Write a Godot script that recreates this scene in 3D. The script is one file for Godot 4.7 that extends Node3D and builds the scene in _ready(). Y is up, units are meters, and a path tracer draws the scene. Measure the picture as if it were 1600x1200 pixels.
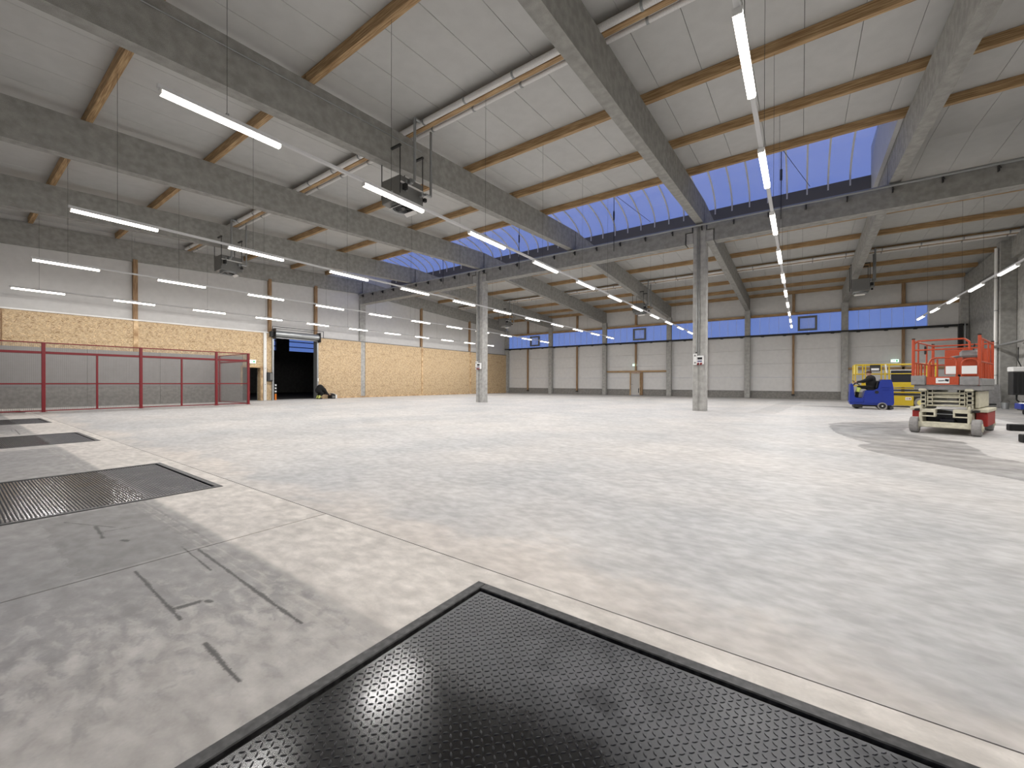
extends Node3D
# A large empty logistics hall at dusk: timber purlins on precast concrete, rows of LED strip lights, dock levelers in the floor.
# Axes: -z runs from the dock wall to the clerestory wall, -x towards the OSB wall.

const ROOF_SLOPE := 0.0505
const FAR_Z := -37.4
const RIDGE_Z := -18.7
const FRAME_X := [-27.5, -21.5, -15.5, -9.5, -3.5, 2.5, 8.5]
const NEAR_PURLINS := [0.45, -2.3, -5.05, -7.92, -10.68, -13.44, -15.8]
const ROW_X := [-24.7, -18.46, -12.42, -6.46, -0.52, 5.28]
const LAMP_Y := 4.75
const ORD := ["first", "second", "third", "fourth", "fifth", "sixth", "seventh", "eighth", "ninth", "tenth", "eleventh"]

var M := {}
var taken := {}

# ---------------------------------------------------------------- mesh building
class MB:
	var v := PackedVector3Array()
	var n := PackedVector3Array()
	var t := PackedVector2Array()
	var i := PackedInt32Array()
	var c := PackedColorArray()
	func tri(a: Vector3, b: Vector3, d: Vector3, na: Vector3, nb: Vector3, nd: Vector3) -> void:
		var k := v.size()
		var flip: bool = (b - a).cross(d - a).dot(na + nb + nd) > 0.0
		for p in [[a, na], [d, nd], [b, nb]] if flip else [[a, na], [b, nb], [d, nd]]:
			v.append(p[0]); n.append(p[1]); t.append(Vector2(p[0].x, p[0].z))
		i.append(k); i.append(k + 1); i.append(k + 2)
	func quad(a: Vector3, b: Vector3, d: Vector3, e: Vector3, nn: Vector3) -> void:
		var k := v.size()
		var flip: bool = (b - a).cross(d - a).dot(nn) > 0.0
		for p in [a, e, d, b] if flip else [a, b, d, e]:
			v.append(p); n.append(nn); t.append(Vector2(p.x, p.z))
		for j in [0, 1, 2, 0, 2, 3]: i.append(k + j)
	func box(at: Vector3, s: Vector3, bev := 0.0, b := Basis()) -> MB:
		var h := s * 0.5
		var w := minf(bev, minf(h.x, minf(h.y, h.z)) * 0.9)
		var P := func(x: float, y: float, z: float) -> Vector3: return at + b * Vector3(x, y, z)
		for ax in 3:
			var u := (ax + 1) % 3
			var q := (ax + 2) % 3
			for sg in [-1.0, 1.0]:
				var nn := Vector3.ZERO; nn[ax] = sg
				var cs := []
				for uv in [[-1, -1], [1, -1], [1, 1], [-1, 1]]:
					var p := Vector3.ZERO
					p[ax] = sg * h[ax]; p[u] = uv[0] * (h[u] - w); p[q] = uv[1] * (h[q] - w)
					cs.append(at + b * p)
				quad(cs[0], cs[1], cs[2], cs[3], b * nn)
			if w > 0.0:
				for su in [-1.0, 1.0]:
					for sq in [-1.0, 1.0]:
						var cs := []
						for e in [[0, -1.0], [0, 1.0], [1, 1.0], [1, -1.0]]:
							var p := Vector3.ZERO
							p[ax] = e[1] * (h[ax] - w)
							p[u] = su * (h[u] - (w if e[0] == 1 else 0.0))
							p[q] = sq * (h[q] - (w if e[0] == 0 else 0.0))
							cs.append(at + b * p)
						var nn := Vector3.ZERO; nn[u] = su; nn[q] = sq
						quad(cs[0], cs[1], cs[2], cs[3], b * nn.normalized())
		if w > 0.0:
			for sx in [-1.0, 1.0]:
				for sy in [-1.0, 1.0]:
					for sz in [-1.0, 1.0]:
						var nn: Vector3 = b * Vector3(sx, sy, sz).normalized()
						tri(P.call(sx * h.x, sy * (h.y - w), sz * (h.z - w)), P.call(sx * (h.x - w), sy * h.y, sz * (h.z - w)), P.call(sx * (h.x - w), sy * (h.y - w), sz * h.z), nn, nn, nn)
		return self
	func span(x0: float, x1: float, y0: float, y1: float, z0: float, z1: float, bev := 0.0) -> MB:
		return box(Vector3(x0 + x1, y0 + y1, z0 + z1) * 0.5, Vector3(absf(x1 - x0), absf(y1 - y0), absf(z1 - z0)), bev)
	func cyl(a: Vector3, b: Vector3, r: float, sides := 12, r2 := -1.0, caps := true) -> MB:
		if r2 < 0.0: r2 = r
		var d := (b - a).normalized()
		var x := d.cross(Vector3.UP if absf(d.y) < 0.9 else Vector3.RIGHT).normalized()
		var y := d.cross(x)
		for k in sides:
			var a0 := TAU * k / sides
			var a1 := TAU * (k + 1) / sides
			var n0 := x * cos(a0) + y * sin(a0)
			var n1 := x * cos(a1) + y * sin(a1)
			tri(a + n0 * r, b + n0 * r2, b + n1 * r2, n0, n0, n1)
			tri(a + n0 * r, b + n1 * r2, a + n1 * r, n0, n1, n1)
			if caps:
				tri(a, a + n0 * r, a + n1 * r, -d, -d, -d)
				tri(b, b + n0 * r2, b + n1 * r2, d, d, d)
		return self
	func path(pts: Array, r: float, sides := 8) -> MB:
		for k in pts.size() - 1:
			cyl(pts[k], pts[k + 1], r, sides)
		return self
	func ring(at: Vector3, axis: Vector3, r: float, w: float, sides := 20, thick := 0.02) -> MB:
		# a flat collar: outer radius r, inner radius r - w
		var x := axis.cross(Vector3.UP if absf(axis.y) < 0.9 else Vector3.RIGHT).normalized()
		var y := axis.cross(x)
		var h := axis * thick * 0.5
		for k in sides:
			var n0 := x * cos(TAU * k / sides) + y * sin(TAU * k / sides)
			var n1 := x * cos(TAU * (k + 1) / sides) + y * sin(TAU * (k + 1) / sides)
			quad(at + n0 * r + h, at + n1 * r + h, at + n1 * (r - w) + h, at + n0 * (r - w) + h, axis)
			quad(at + n0 * r - h, at + n1 * r - h, at + n1 * (r - w) - h, at + n0 * (r - w) - h, -axis)
			quad(at + n0 * r + h, at + n1 * r + h, at + n1 * r - h, at + n0 * r - h, (n0 + n1).normalized())
			quad(at + n0 * (r - w) + h, at + n1 * (r - w) + h, at + n1 * (r - w) - h, at + n0 * (r - w) - h, -(n0 + n1).normalized())
		return self
	func prism(poly: PackedVector2Array, place: Callable, from: float, to: float) -> MB:
		# place(p2, depth) turns a point of the outline and a depth into a point
		var idx := Geometry2D.triangulate_polygon(poly)
		var dn: Vector3 = (place.call(poly[0], 1.0) - place.call(poly[0], 0.0)).normalized()
		for k in range(0, idx.size(), 3):
			for s in [[from, -dn], [to, dn]]:
				tri(place.call(poly[idx[k]], s[0]), place.call(poly[idx[k + 1]], s[0]), place.call(poly[idx[k + 2]], s[0]), s[1], s[1], s[1])
		var area := 0.0
		for k in poly.size():
			area += poly[k].cross(poly[(k + 1) % poly.size()])
		for k in poly.size():
			var a := poly[k]
			var b := poly[(k + 1) % poly.size()]
			var e := (b - a).normalized()
			var o := Vector2(e.y, -e.x) * signf(area)
			var nn: Vector3 = (place.call(a + o, from) - place.call(a, from)).normalized()
			quad(place.call(a, from), place.call(b, from), place.call(b, to), place.call(a, to), nn)
		return self
	func mesh() -> ArrayMesh:
		var arr := []
		arr.resize(Mesh.ARRAY_MAX)
		arr[Mesh.ARRAY_VERTEX] = v
		arr[Mesh.ARRAY_NORMAL] = n
		arr[Mesh.ARRAY_TEX_UV] = t
		arr[Mesh.ARRAY_INDEX] = i
		if c.size() == v.size(): arr[Mesh.ARRAY_COLOR] = c
		var m := ArrayMesh.new()
		m.add_surface_from_arrays(Mesh.PRIMITIVE_TRIANGLES, arr)
		return m

func in_zy(p: Vector2, d: float) -> Vector3: return Vector3(d, p.y, p.x)
func in_xy(p: Vector2, d: float) -> Vector3: return Vector3(p.x, p.y, d)

# ---------------------------------------------------------------- scene tree
func numbered(called: String) -> String:
	var k: int = taken.get(called, -1) + 1
	taken[called] = k
	return called if k == 0 else "%s_%03d" % [called, k]
func tag(o: Node3D, label := "", category := "", group := "", kind := "") -> Node3D:
	if label: o.set_meta("label", label)
	if category: o.set_meta("category", category)
	if group: o.set_meta("group", group)
	if kind: o.set_meta("kind", kind)
	return o
func base(called: String, at := Vector3.ZERO, turn := 0.0) -> Node3D:
	var o := Node3D.new()
	o.name = numbered(called)
	add_child(o)
	o.position = at
	o.rotation.y = turn
	return o
func part(called: String, mesh, mat: Material, parent: Node3D, at := Vector3.ZERO) -> MeshInstance3D:
	var o := MeshInstance3D.new()
	o.name = called
	o.mesh = mesh.mesh() if mesh is MB else mesh
	o.material_override = mat
	parent.add_child(o, true)
	o.position = at
	return o
func whole(called: String, mesh, mat: Material, at := Vector3.ZERO) -> MeshInstance3D:
	var o := MeshInstance3D.new()
	o.name = numbered(called)
	o.mesh = mesh.mesh() if mesh is MB else mesh
	o.material_override = mat
	add_child(o)
	o.position = at
	return o
func copy(o: Node3D, called: String, at: Vector3) -> Node3D:
	var c: Node3D = o.duplicate()
	c.name = numbered(called)
	add_child(c)
	c.position = at
	return c

# ---------------------------------------------------------------- materials
func noise_tex(freq: float, octaves: int, lo: Color, hi: Color, seed_: int, size := 512, kind := FastNoiseLite.TYPE_SIMPLEX_SMOOTH) -> NoiseTexture2D:
	var f := FastNoiseLite.new()
	f.noise_type = kind
	f.seed = seed_
	f.frequency = freq
	f.fractal_octaves = octaves
	var g := Gradient.new()
	g.set_color(0, lo); g.set_color(1, hi)
	g.set_offset(0, 0.2); g.set_offset(1, 0.8)
	var t := NoiseTexture2D.new()
	t.width = size; t.height = size
	t.seamless = true
	t.noise = f
	t.color_ramp = g
	return t
func plain(name: String, col: Color, rough := 0.7, metal := 0.0, tex: Texture2D = null, scale := Vector3.ONE) -> StandardMaterial3D:
	var m := StandardMaterial3D.new()
	m.resource_name = name
	m.albedo_color = col
	m.roughness = rough
	m.metallic = metal
	if tex:
		m.albedo_texture = tex
		m.uv1_triplanar = true
		m.uv1_world_triplanar = true
		m.uv1_scale = scale
	M[name] = m
	return m

func make_materials() -> void:
	var mottle := noise_tex(0.02, 6, Color(0.88, 0.88, 0.88), Color(1, 1, 1), 3)
	var faint := noise_tex(0.02, 4, Color(0.975, 0.975, 0.975), Color(1, 1, 1), 5)
	var grain := noise_tex(0.02, 4, Color(0.72, 0.66, 0.6), Color(1, 1, 1), 8)
	var speck := noise_tex(0.12, 3, Color(0.86, 0.86, 0.86), Color(1, 1, 1), 11)
	var con := plain("concrete", Color(0.65, 0.645, 0.625), 0.85, 0.0, mottle, Vector3(0.32, 0.32, 0.32))
	con.detail_enabled = true
	con.detail_blend_mode = BaseMaterial3D.BLEND_MODE_MUL
	con.detail_uv_layer = BaseMaterial3D.DETAIL_UV_2
	con.detail_albedo = speck
	con.uv2_triplanar = true
	con.uv2_world_triplanar = true
	con.uv2_scale = Vector3(1.3, 1.3, 1.3)
	var cc: StandardMaterial3D = con.duplicate()
	cc.resource_name = "column_concrete"
	cc.albedo_color = Color(0.73, 0.725, 0.705)
	M["column_concrete"] = cc
	plain("plinth", Color(0.55, 0.54, 0.52), 0.85, 0.0, mottle, Vector3(0.5, 0.5, 0.5))
	plain("roof_sheet", Color(0.74, 0.74, 0.73), 0.55, 0.0, faint, Vector3(0.2, 0.2, 0.2))
	plain("wall_sheet", Color(0.84, 0.835, 0.825), 0.6, 0.0, faint, Vector3(0.25, 0.25, 0.25))
	plain("kerb_grey", Color(0.42, 0.41, 0.4), 0.9)
	plain("upper_wall", Color(0.77, 0.765, 0.755), 0.6, 0.0, faint, Vector3(0.25, 0.25, 0.25))
	plain("cage_grey", Color(0.56, 0.55, 0.54), 0.7, 0.0, faint, Vector3(0.25, 0.25, 0.25))
	plain("sky_block_sheet", Color(0.12, 0.12, 0.12), 0.9)  # for the unseen sheets that keep sky light out
	plain("timber", Color(0.76, 0.645, 0.48), 0.7, 0.0, grain, Vector3(0.12, 2.5, 2.5))
	plain("timber_post", Color(0.67, 0.56, 0.43), 0.7, 0.0, grain, Vector3(2.5, 0.12, 2.5))
	plain("pale_timber", Color(0.85, 0.74, 0.58), 0.7, 0.0, grain, Vector3(2.0, 0.2, 0.2))
	plain("white_paint", Color(0.86, 0.855, 0.84), 0.45, 0.0, faint, Vector3(1, 1, 1))
	plain("trunking", Color(0.8, 0.8, 0.8), 0.5)
	plain("zinc", Color(0.62, 0.63, 0.63), 0.42, 0.7, faint, Vector3(0.8, 0.8, 0.8))
	plain("foil", Color(0.92, 0.915, 0.905), 0.45, 0.1, speck, Vector3(0.8, 0.8, 0.8))
	plain("grey_steel", Color(0.45, 0.45, 0.44), 0.5, 0.25, faint, Vector3(1, 1, 1))
	plain("dark_steel", Color(0.2, 0.2, 0.2), 0.5, 0.3)
	plain("wire", Color(0.3, 0.3, 0.29), 0.5, 0.5)
	plain("black", Color(0.06, 0.06, 0.065), 0.55)
	plain("black_cloth", Color(0.075, 0.07, 0.075), 0.95)
	plain("rubber", Color(0.1, 0.1, 0.1), 0.8, 0.0, speck, Vector3(1, 1, 1))
	plain("unlit_floor", Color(0.3, 0.3, 0.3), 0.95, 0.0, speck, Vector3(1, 1, 1))  # dark grey that paints in the missing light of the hall beyond
	plain("partition_red", Color(0.5, 0.035, 0.085), 0.4)
	plain("mesh_wire", Color(0.5, 0.49, 0.48), 0.45, 0.3)
	plain("lift_orange", Color(0.74, 0.29, 0.14), 0.42, 0.0, speck, Vector3(0.7, 0.7, 0.7))
	plain("lift_cream", Color(0.84, 0.82, 0.73), 0.5, 0.0, mottle, Vector3(0.9, 0.9, 0.9))
	plain("lift_grey", Color(0.56, 0.555, 0.55), 0.5, 0.1, mottle, Vector3(0.7, 0.7, 0.7))
	plain("lift_red", Color(0.68, 0.16, 0.13), 0.45, 0.0, speck, Vector3(0.7, 0.7, 0.7))
	plain("tyre_grey", Color(0.6, 0.59, 0.58), 0.85, 0.0, mottle, Vector3(1.4, 1.4, 1.4))
	plain("lift_yellow", Color(0.84, 0.72, 0.13), 0.42, 0.0, speck, Vector3(0.7, 0.7, 0.7))
	plain("pale_yellow", Color(0.87, 0.82, 0.5), 0.45)
	plain("navy", Color(0.04, 0.05, 0.1), 0.4)
	plain("scrubber_blue", Color(0.07, 0.18, 0.55), 0.35, 0.0, faint, Vector3(1, 1, 1))
	plain("hi_vis", Color(0.84, 0.88, 0.42), 0.6)
	plain("white_plastic", Color(0.88, 0.88, 0.87), 0.4)
	plain("red_socket", Color(0.5, 0.06, 0.08), 0.45)
	plain("blue_socket", Color(0.16, 0.15, 0.45), 0.45)
	plain("orange_paint", Color(0.9, 0.5, 0.16), 0.45)
	plain("door_leaf", Color(0.74, 0.73, 0.71), 0.5, 0.0, faint, Vector3(0.6, 0.6, 0.6))
	plain("sealant", Color(0.09, 0.09, 0.09), 0.9)
	var led := plain("led_diffuser", Color(1, 1, 1), 0.4)
	led.emission_enabled = true
	led.emission = Color(1.0, 0.965, 0.92)
	led.emission_energy_multiplier = 14.0
	var sg := plain("sign_light", Color(0.9, 1.0, 0.94), 0.4)
	sg.emission_enabled = true
	sg.emission = Color(0.82, 1.0, 0.9)
	sg.emission_energy_multiplier = 1.6
	var sgreen := plain("sign_green", Color(0.05, 0.5, 0.25), 0.4)
	sgreen.emission_enabled = true
	sgreen.emission = Color(0.05, 0.5, 0.25)
	sgreen.emission_energy_multiplier = 0.8
	var pane := plain("polycarbonate", Color(0.9, 0.93, 1.0, 0.1), 0.18)
	pane.transparency = BaseMaterial3D.TRANSPARENCY_ALPHA
	var sky_pane := plain("skylight_pane", Color(0.9, 0.92, 1.0, 0.22), 0.2)
	sky_pane.transparency = BaseMaterial3D.TRANSPARENCY_ALPHA
	var osb := plain("osb", Color(1, 1, 1), 0.8, 0.0, osb_texture(), Vector3(0.4, 0.4, 0.4))
	osb.uv1_world_triplanar = true
	var fl := plain("floor_concrete", Color(1, 1, 1), 0.62)
	fl.albedo_texture = floor_texture()
	var nr := plain("floor_near", Color(1, 1, 1), 0.62)
	nr.albedo_texture = near_texture()
	for m in [fl, nr]:
		m.detail_enabled = true
		m.detail_blend_mode = BaseMaterial3D.BLEND_MODE_MUL
		m.detail_uv_layer = BaseMaterial3D.DETAIL_UV_2
		m.detail_albedo = noise_tex(0.012, 6, Color(0.9, 0.898, 0.895), Color(1, 1, 1), 21, 1024)
		m.uv2_triplanar = true
		m.uv2_world_triplanar = true
		m.uv2_scale = Vector3(0.37, 0.37, 0.61)
	plate_material()

func osb_texture() -> ImageTexture:
	# pressed wood strands: short strokes in many tones laid over each other
	var rng := RandomNumberGenerator.new()
	rng.seed = 41
	var w := 1024
	var im := Image.create(w, w, false, Image.FORMAT_RGB8)
	im.fill(Color(0.72, 0.625, 0.5))
	for k in 9000:
		var at := Vector2(rng.randf() * w, rng.randf() * w)
		var a := rng.randfn(0.0, 0.7)
		var d := Vector2(cos(a), sin(a))
		var len_ := rng.randf_range(14.0, 46.0)
		var wid := rng.randf_range(3.0, 9.0)
		var f := rng.randf()
		var col := Color(0.79, 0.705, 0.575).lerp(Color(0.6, 0.495, 0.36), f * f)
		if rng.randf() < 0.05: col = Color(0.42, 0.31, 0.19)
		if rng.randf() < 0.1: col = Color(0.88, 0.78, 0.6)
		var s := 0.0
		while s < len_:
			var q := -wid * 0.5
			while q < wid * 0.5:
				var p := at + d * s + Vector2(-d.y, d.x) * q
				im.set_pixel(posmod(int(p.x), w), posmod(int(p.y), w), col)
				q += 1.0
			s += 1.0
	return ImageTexture.create_from_image(im)

func noise_bytes(w: int, h: int, freq: float, oct: int, seed_: int, stretch := 1.0) -> PackedByteArray:
	var f := FastNoiseLite.new()
	f.seed = seed_
	f.noise_type = FastNoiseLite.TYPE_SIMPLEX_SMOOTH
	f.frequency = freq
	f.fractal_octaves = oct
	f.domain_warp_enabled = true
	f.domain_warp_amplitude = 40.0
	f.domain_warp_frequency = freq
	var im := f.get_image(w, int(h * stretch), false, false, true)
	if stretch != 1.0: im.resize(w, h)
	im.convert(Image.FORMAT_L8)
	return im.get_data()

func floor_texture() -> ImageTexture:
	# x -28..9, z -38..-2
	var w := 1480
	var h := 1440
	var big := noise_bytes(w, h, 0.006, 4, 71)
	var mid := noise_bytes(w, h, 0.025, 6, 72, 1.8)
	var fine := noise_bytes(w, h, 0.11, 4, 73, 2.0)
	var out := PackedByteArray()
	out.resize(w * h * 3)
	# scrubbed wet tracks left by the cleaning machine, as outlines on the floor
	var track := PackedVector2Array([Vector2(6.5, -4.3), Vector2(3.2, -6.6), Vector2(2.2, -7.6), Vector2(1.6, -8.45), Vector2(1.05, -9.2), Vector2(0.86, -9.9), Vector2(0.95, -10.3), Vector2(1.12, -10.6), Vector2(0.86, -11.3), Vector2(0.7, -12.3), Vector2(0.62, -13.4), Vector2(0.66, -15.0), Vector2(1.1, -15.9), Vector2(1.87, -16.5), Vector2(2.75, -17.6), Vector2(4.5, -18.5), Vector2(5.2, -17.5), Vector2(3.3, -16.7), Vector2(2.5, -15.6), Vector2(2.15, -14.3), Vector2(2.0, -13.2), Vector2(2.3, -12.6), Vector2(2.65, -12.0), Vector2(2.62, -11.2), Vector2(2.5, -10.0), Vector2(2.75, -9.2), Vector2(3.8, -8.4), Vector2(6.5, -6.2)])
	var yard := PackedVector2Array([Vector2(5.2, -17.5), Vector2(8.6, -13.5), Vector2(8.6, -30.0), Vector2(6.0, -28.0), Vector2(5.4, -22.0)])
	var lane := PackedVector2Array([Vector2(-1.7, -18.4), Vector2(-0.8, -18.4), Vector2(0.1, -31.4), Vector2(-0.9, -31.4)])
	var wet := PackedVector2Array([Vector2(-0.4, -25.9), Vector2(2.2, -25.4), Vector2(4.0, -25.3), Vector2(4.0, -26.6), Vector2(2.2, -26.7), Vector2(0.4, -26.5)])
	for y in h:
		var z := -38.0 + 36.0 * (y + 0.5) / h
		for x in w:
			var k := y * w + x
			var a: float = big[k] / 255.0 - 0.5
			var b: float = mid[k] / 255.0 - 0.5
			var c: float = fine[k] / 255.0 - 0.5
			var s := 1.0 + 0.11 * a + 0.13 * b + 0.07 * c
			var px := -28.0 + 37.0 * (x + 0.5) / w
			if px > -2.2:
				var p := Vector2(px + b * 0.12, z + a * 0.2)
				if Geometry2D.is_point_in_polygon(p, track): s *= 0.79 + 0.16 * b + 0.05 * sin(p.distance_to(Vector2(3.3, -13.2)) * 11.0)
				elif Geometry2D.is_point_in_polygon(p, yard): s *= 0.8 + 0.2 * b
				elif Geometry2D.is_point_in_polygon(p, lane): s *= 0.92
				elif Geometry2D.is_point_in_polygon(p, wet): s *= 0.75
			var warm := 0.02 * a
			# a drift of sandy dust swept against the joint in front of the levelers
			var dust := smoothstep(-2.6, -2.1, z + 0.7 * b + 0.4 * a)
			s *= 1.0 + 0.015 * dust
			warm += 0.016 * dust
			out[k * 3] = int(clampf(0.735 * s + warm, 0.0, 1.0) * 255)
			out[k * 3 + 1] = int(clampf(0.727 * s, 0.0, 1.0) * 255)
			out[k * 3 + 2] = int(clampf(0.715 * s - warm, 0.0, 1.0) * 255)
	return ImageTexture.create_from_image(Image.create_from_data(w, h, false, Image.FORMAT_RGB8, out))

func near_texture() -> ImageTexture:
	# x repeats every 12 m from -9.46, z -2..1.2
	var w := 2000
	var h := 534
	var big := noise_bytes(w, h, 0.008, 4, 81)
	var mid := noise_bytes(w, h, 0.03, 6, 82, 2.2)
	var fine := noise_bytes(w, h, 0.15, 3, 83)
	var out := PackedByteArray()
	out.resize(w * h * 3)
	# rubber scuffs: from, to, half width
	var scuffs := [[Vector2(-3.36, -0.70), Vector2(-2.5, -0.69), 0.012], [Vector2(-4.66, -0.73), Vector2(-4.27, -0.71), 0.016], [Vector2(-2.18, -0.69), Vector2(-1.8, -0.68), 0.014], [Vector2(-3.44, -1.05), Vector2(-1.98, -1.02), 0.012], [Vector2(-3.6, -1.0), Vector2(-3.0, -0.98), 0.006], [Vector2(-2.64, -0.72), Vector2(-2.62, -0.8), 0.02], [Vector2(-2.6, -0.83), Vector2(-2.57, -0.84), 0.015], [Vector2(-4.1, -0.78), Vector2(-4.05, -0.8), 0.02], [Vector2(-4.45, -0.75), Vector2(-4.4, -0.9), 0.006], [Vector2(-5.0, -0.6), Vector2(-4.5, -0.82), 0.006]]
	for y in h:
		var z := -2.0 + 3.2 * (y + 0.5) / h
		for x in w:
			var k := y * w + x
			var a: float = big[k] / 255.0 - 0.5
			var b: float = mid[k] / 255.0 - 0.5
			var c: float = fine[k] / 255.0 - 0.5
			var px := -9.46 + 12.0 * (x + 0.5) / w
			var col := Color(0.8, 0.776, 0.742) * (1.0 + 0.1 * a + 0.14 * b + 0.04 * c)
			# the strip behind this line has been scrubbed down to bare grey concrete
			var clean := smoothstep(-1.27, -1.2, z + b * 0.05)
			if px < 1.2: clean *= 1.0 - 0.5 * smoothstep(-2.9, -1.7, px + b * 1.6 + (z + 1.2) * 0.3)
			var bare := Color(0.575, 0.566, 0.552) * (1.0 + 0.1 * a + 0.1 * b + 0.05 * c)
			if px > -5.25 + b * 0.1 and px < -3.5 and z > -1.17 and z < -0.48 + b * 0.1: bare = bare * 0.9
			col = col.lerp(bare, clean)
			if z > -1.24 and z < -1.06: col = col.lerp(Color(0.66, 0.64, 0.61), 0.35 * clampf(0.5 + b * 3.0, 0, 1))
			if absf(z + 1.14 + b * 0.008) < 0.006 or absf(z + 1.09 + b * 0.008) < 0.004: col = col.lerp(Color(0.78, 0.76, 0.73), 0.35 * clampf(0.6 + 2.5 * b, 0.0, 1.0))
			if z > -1.15 and z < -0.6:
				for s in scuffs:
					var p := Vector2(px, z)
					if absf(px - (s[0].x + s[1].x) * 0.5) < 1.0:
						var q := Geometry2D.get_closest_point_to_segment(p, s[0], s[1])
						var wide: float = s[2] * (0.9 + 1.6 * b + 1.2 * c)
						col = col.lerp(Color(0.22, 0.215, 0.205), 0.75 * (1.0 - smoothstep(wide * 0.4, wide * 1.1, p.distance_to(q))) if wide > 0.002 else 0.0)
			out[k * 3] = int(clampf(col.r, 0.0, 1.0) * 255)
			out[k * 3 + 1] = int(clampf(col.g, 0.0, 1.0) * 255)
			out[k * 3 + 2] = int(clampf(col.b, 0.0, 1.0) * 255)
	return ImageTexture.create_from_image(Image.create_from_data(w, h, false, Image.FORMAT_RGB8, out))

func plate_material() -> void:
	# black painted tread plate: dusty ahead of z -1.2, rubbed clean and glossy behind; the picture covers 4 m x 4 m of floor
	var w := 768
	var mid := noise_bytes(w, w, 0.02, 5, 91)
	var fine := noise_bytes(w, w, 0.2, 2, 92)
	var col := PackedByteArray()
	var rgh := PackedByteArray()
	col.resize(w * w * 3)
	rgh.resize(w * w)
	for y in w:
		for x in w:
			var k := y * w + x
			# triplanar reads v = z * 0.25, wrapped
			var z := 4.0 * (y + 0.5) / w
			if z > 2.0: z -= 4.0
			var b: float = mid[k] / 255.0 - 0.5
			var c: float = fine[k] / 255.0 - 0.5
			var dust := 1.0 - smoothstep(-1.4, -1.08, z + b * 0.25 + c * 0.1)
			if z > 1.0: dust = 0.0
			dust = clampf(dust * (0.85 + 0.9 * b) + 0.1 * maxf(b, 0.0) + 0.08 * c * dust, 0.0, 1.0)
			var v := Color(0.04, 0.041, 0.045).lerp(Color(0.31, 0.313, 0.32), dust)
			col[k * 3] = int(v.r * 255)
			col[k * 3 + 1] = int(v.g * 255)
			col[k * 3 + 2] = int(v.b * 255)
			rgh[k] = int(clampf(0.18 + 0.1 * b + 0.36 * dust, 0.05, 1.0) * 255)
	var m := plain("tread_plate", Color(1, 1, 1), 1.0, 0.0, ImageTexture.create_from_image(Image.create_from_data(w, w, false, Image.FORMAT_RGB8, col)), Vector3(0.25, 0.25, 0.25))
	m.roughness_texture = ImageTexture.create_from_image(Image.create_from_data(w, w, false, Image.FORMAT_L8, rgh))
	var cr := plain("tread_crest", Color(1, 1, 1), 0.42, 0.0, m.albedo_texture, Vector3(0.25, 0.25, 0.25))
	cr.roughness_texture = null
	plain("plate_frame", Color(0.27, 0.268, 0.262), 0.5, 0.2, noise_tex(0.05, 4, Color(0.55, 0.55, 0.55), Color(1, 1, 1), 93), Vector3(0.8, 0.8, 0.8))

# ---------------------------------------------------------------- geometry of the roof
func purlin_y(z: float) -> float:   # underside of the purlins
	return 7.9 - ROOF_SLOPE * z if z > RIDGE_Z else 7.9 - ROOF_SLOPE * (FAR_Z - z)
func beam_y(z: float) -> float:     # underside of the concrete beams
	return 6.88 - 0.0525 * z if z > RIDGE_Z else 6.88 - 0.0525 * (FAR_Z - z)
func far_of(z: float) -> float: return FAR_Z - z

func _ready() -> void:
	# ---- camera, sky, exposure
	var cam := Camera3D.new()
	cam.name = "camera"
	add_child(cam)
	cam.position = Vector3(0, 1.18, 0)
	cam.rotation = Vector3(-0.0043, 0.617968, 0.002984)
	cam.fov = 86.683
	cam.near = 0.05
	cam.far = 300.0
	cam.current = true
	var env := Environment.new()
	var sky := Sky.new()
	var ps := ProceduralSkyMaterial.new()
	ps.sky_top_color = Color(0.55, 0.64, 0.97)
	ps.sky_horizon_color = Color(0.46, 0.63, 1.0)
	ps.ground_bottom_color = Color(0.12, 0.13, 0.17)
	ps.ground_horizon_color = Color(0.3, 0.38, 0.6)
	ps.sky_energy_multiplier = 0.95
	ps.sun_angle_max = 0.0
	sky.sky_material = ps
	env.background_mode = Environment.BG_SKY
	env.sky = sky
	env.tonemap_mode = Environment.TONE_MAPPER_LINEAR
	env.tonemap_exposure = 0.74
	env.sdfgi_enabled = true
	env.ssao_enabled = true
	env.ssil_enabled = true
	var we := WorldEnvironment.new()
	we.name = "world"
	we.environment = env
	add_child(we)

	make_materials()
	build_floor()
	build_ceiling()
	build_frame()
	build_wall_left()
	build_wall_back()
	build_wall_right_front()
	build_light_rows()
	build_levelers()
	build_pipes()
	build_heaters()
	build_partition()
	build_roller_door()
	build_column_boxes()
	build_orange_lift()
	build_yellow_lift()
	build_scrubber()
	build_corner_things()
	build_bending_person()

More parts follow.
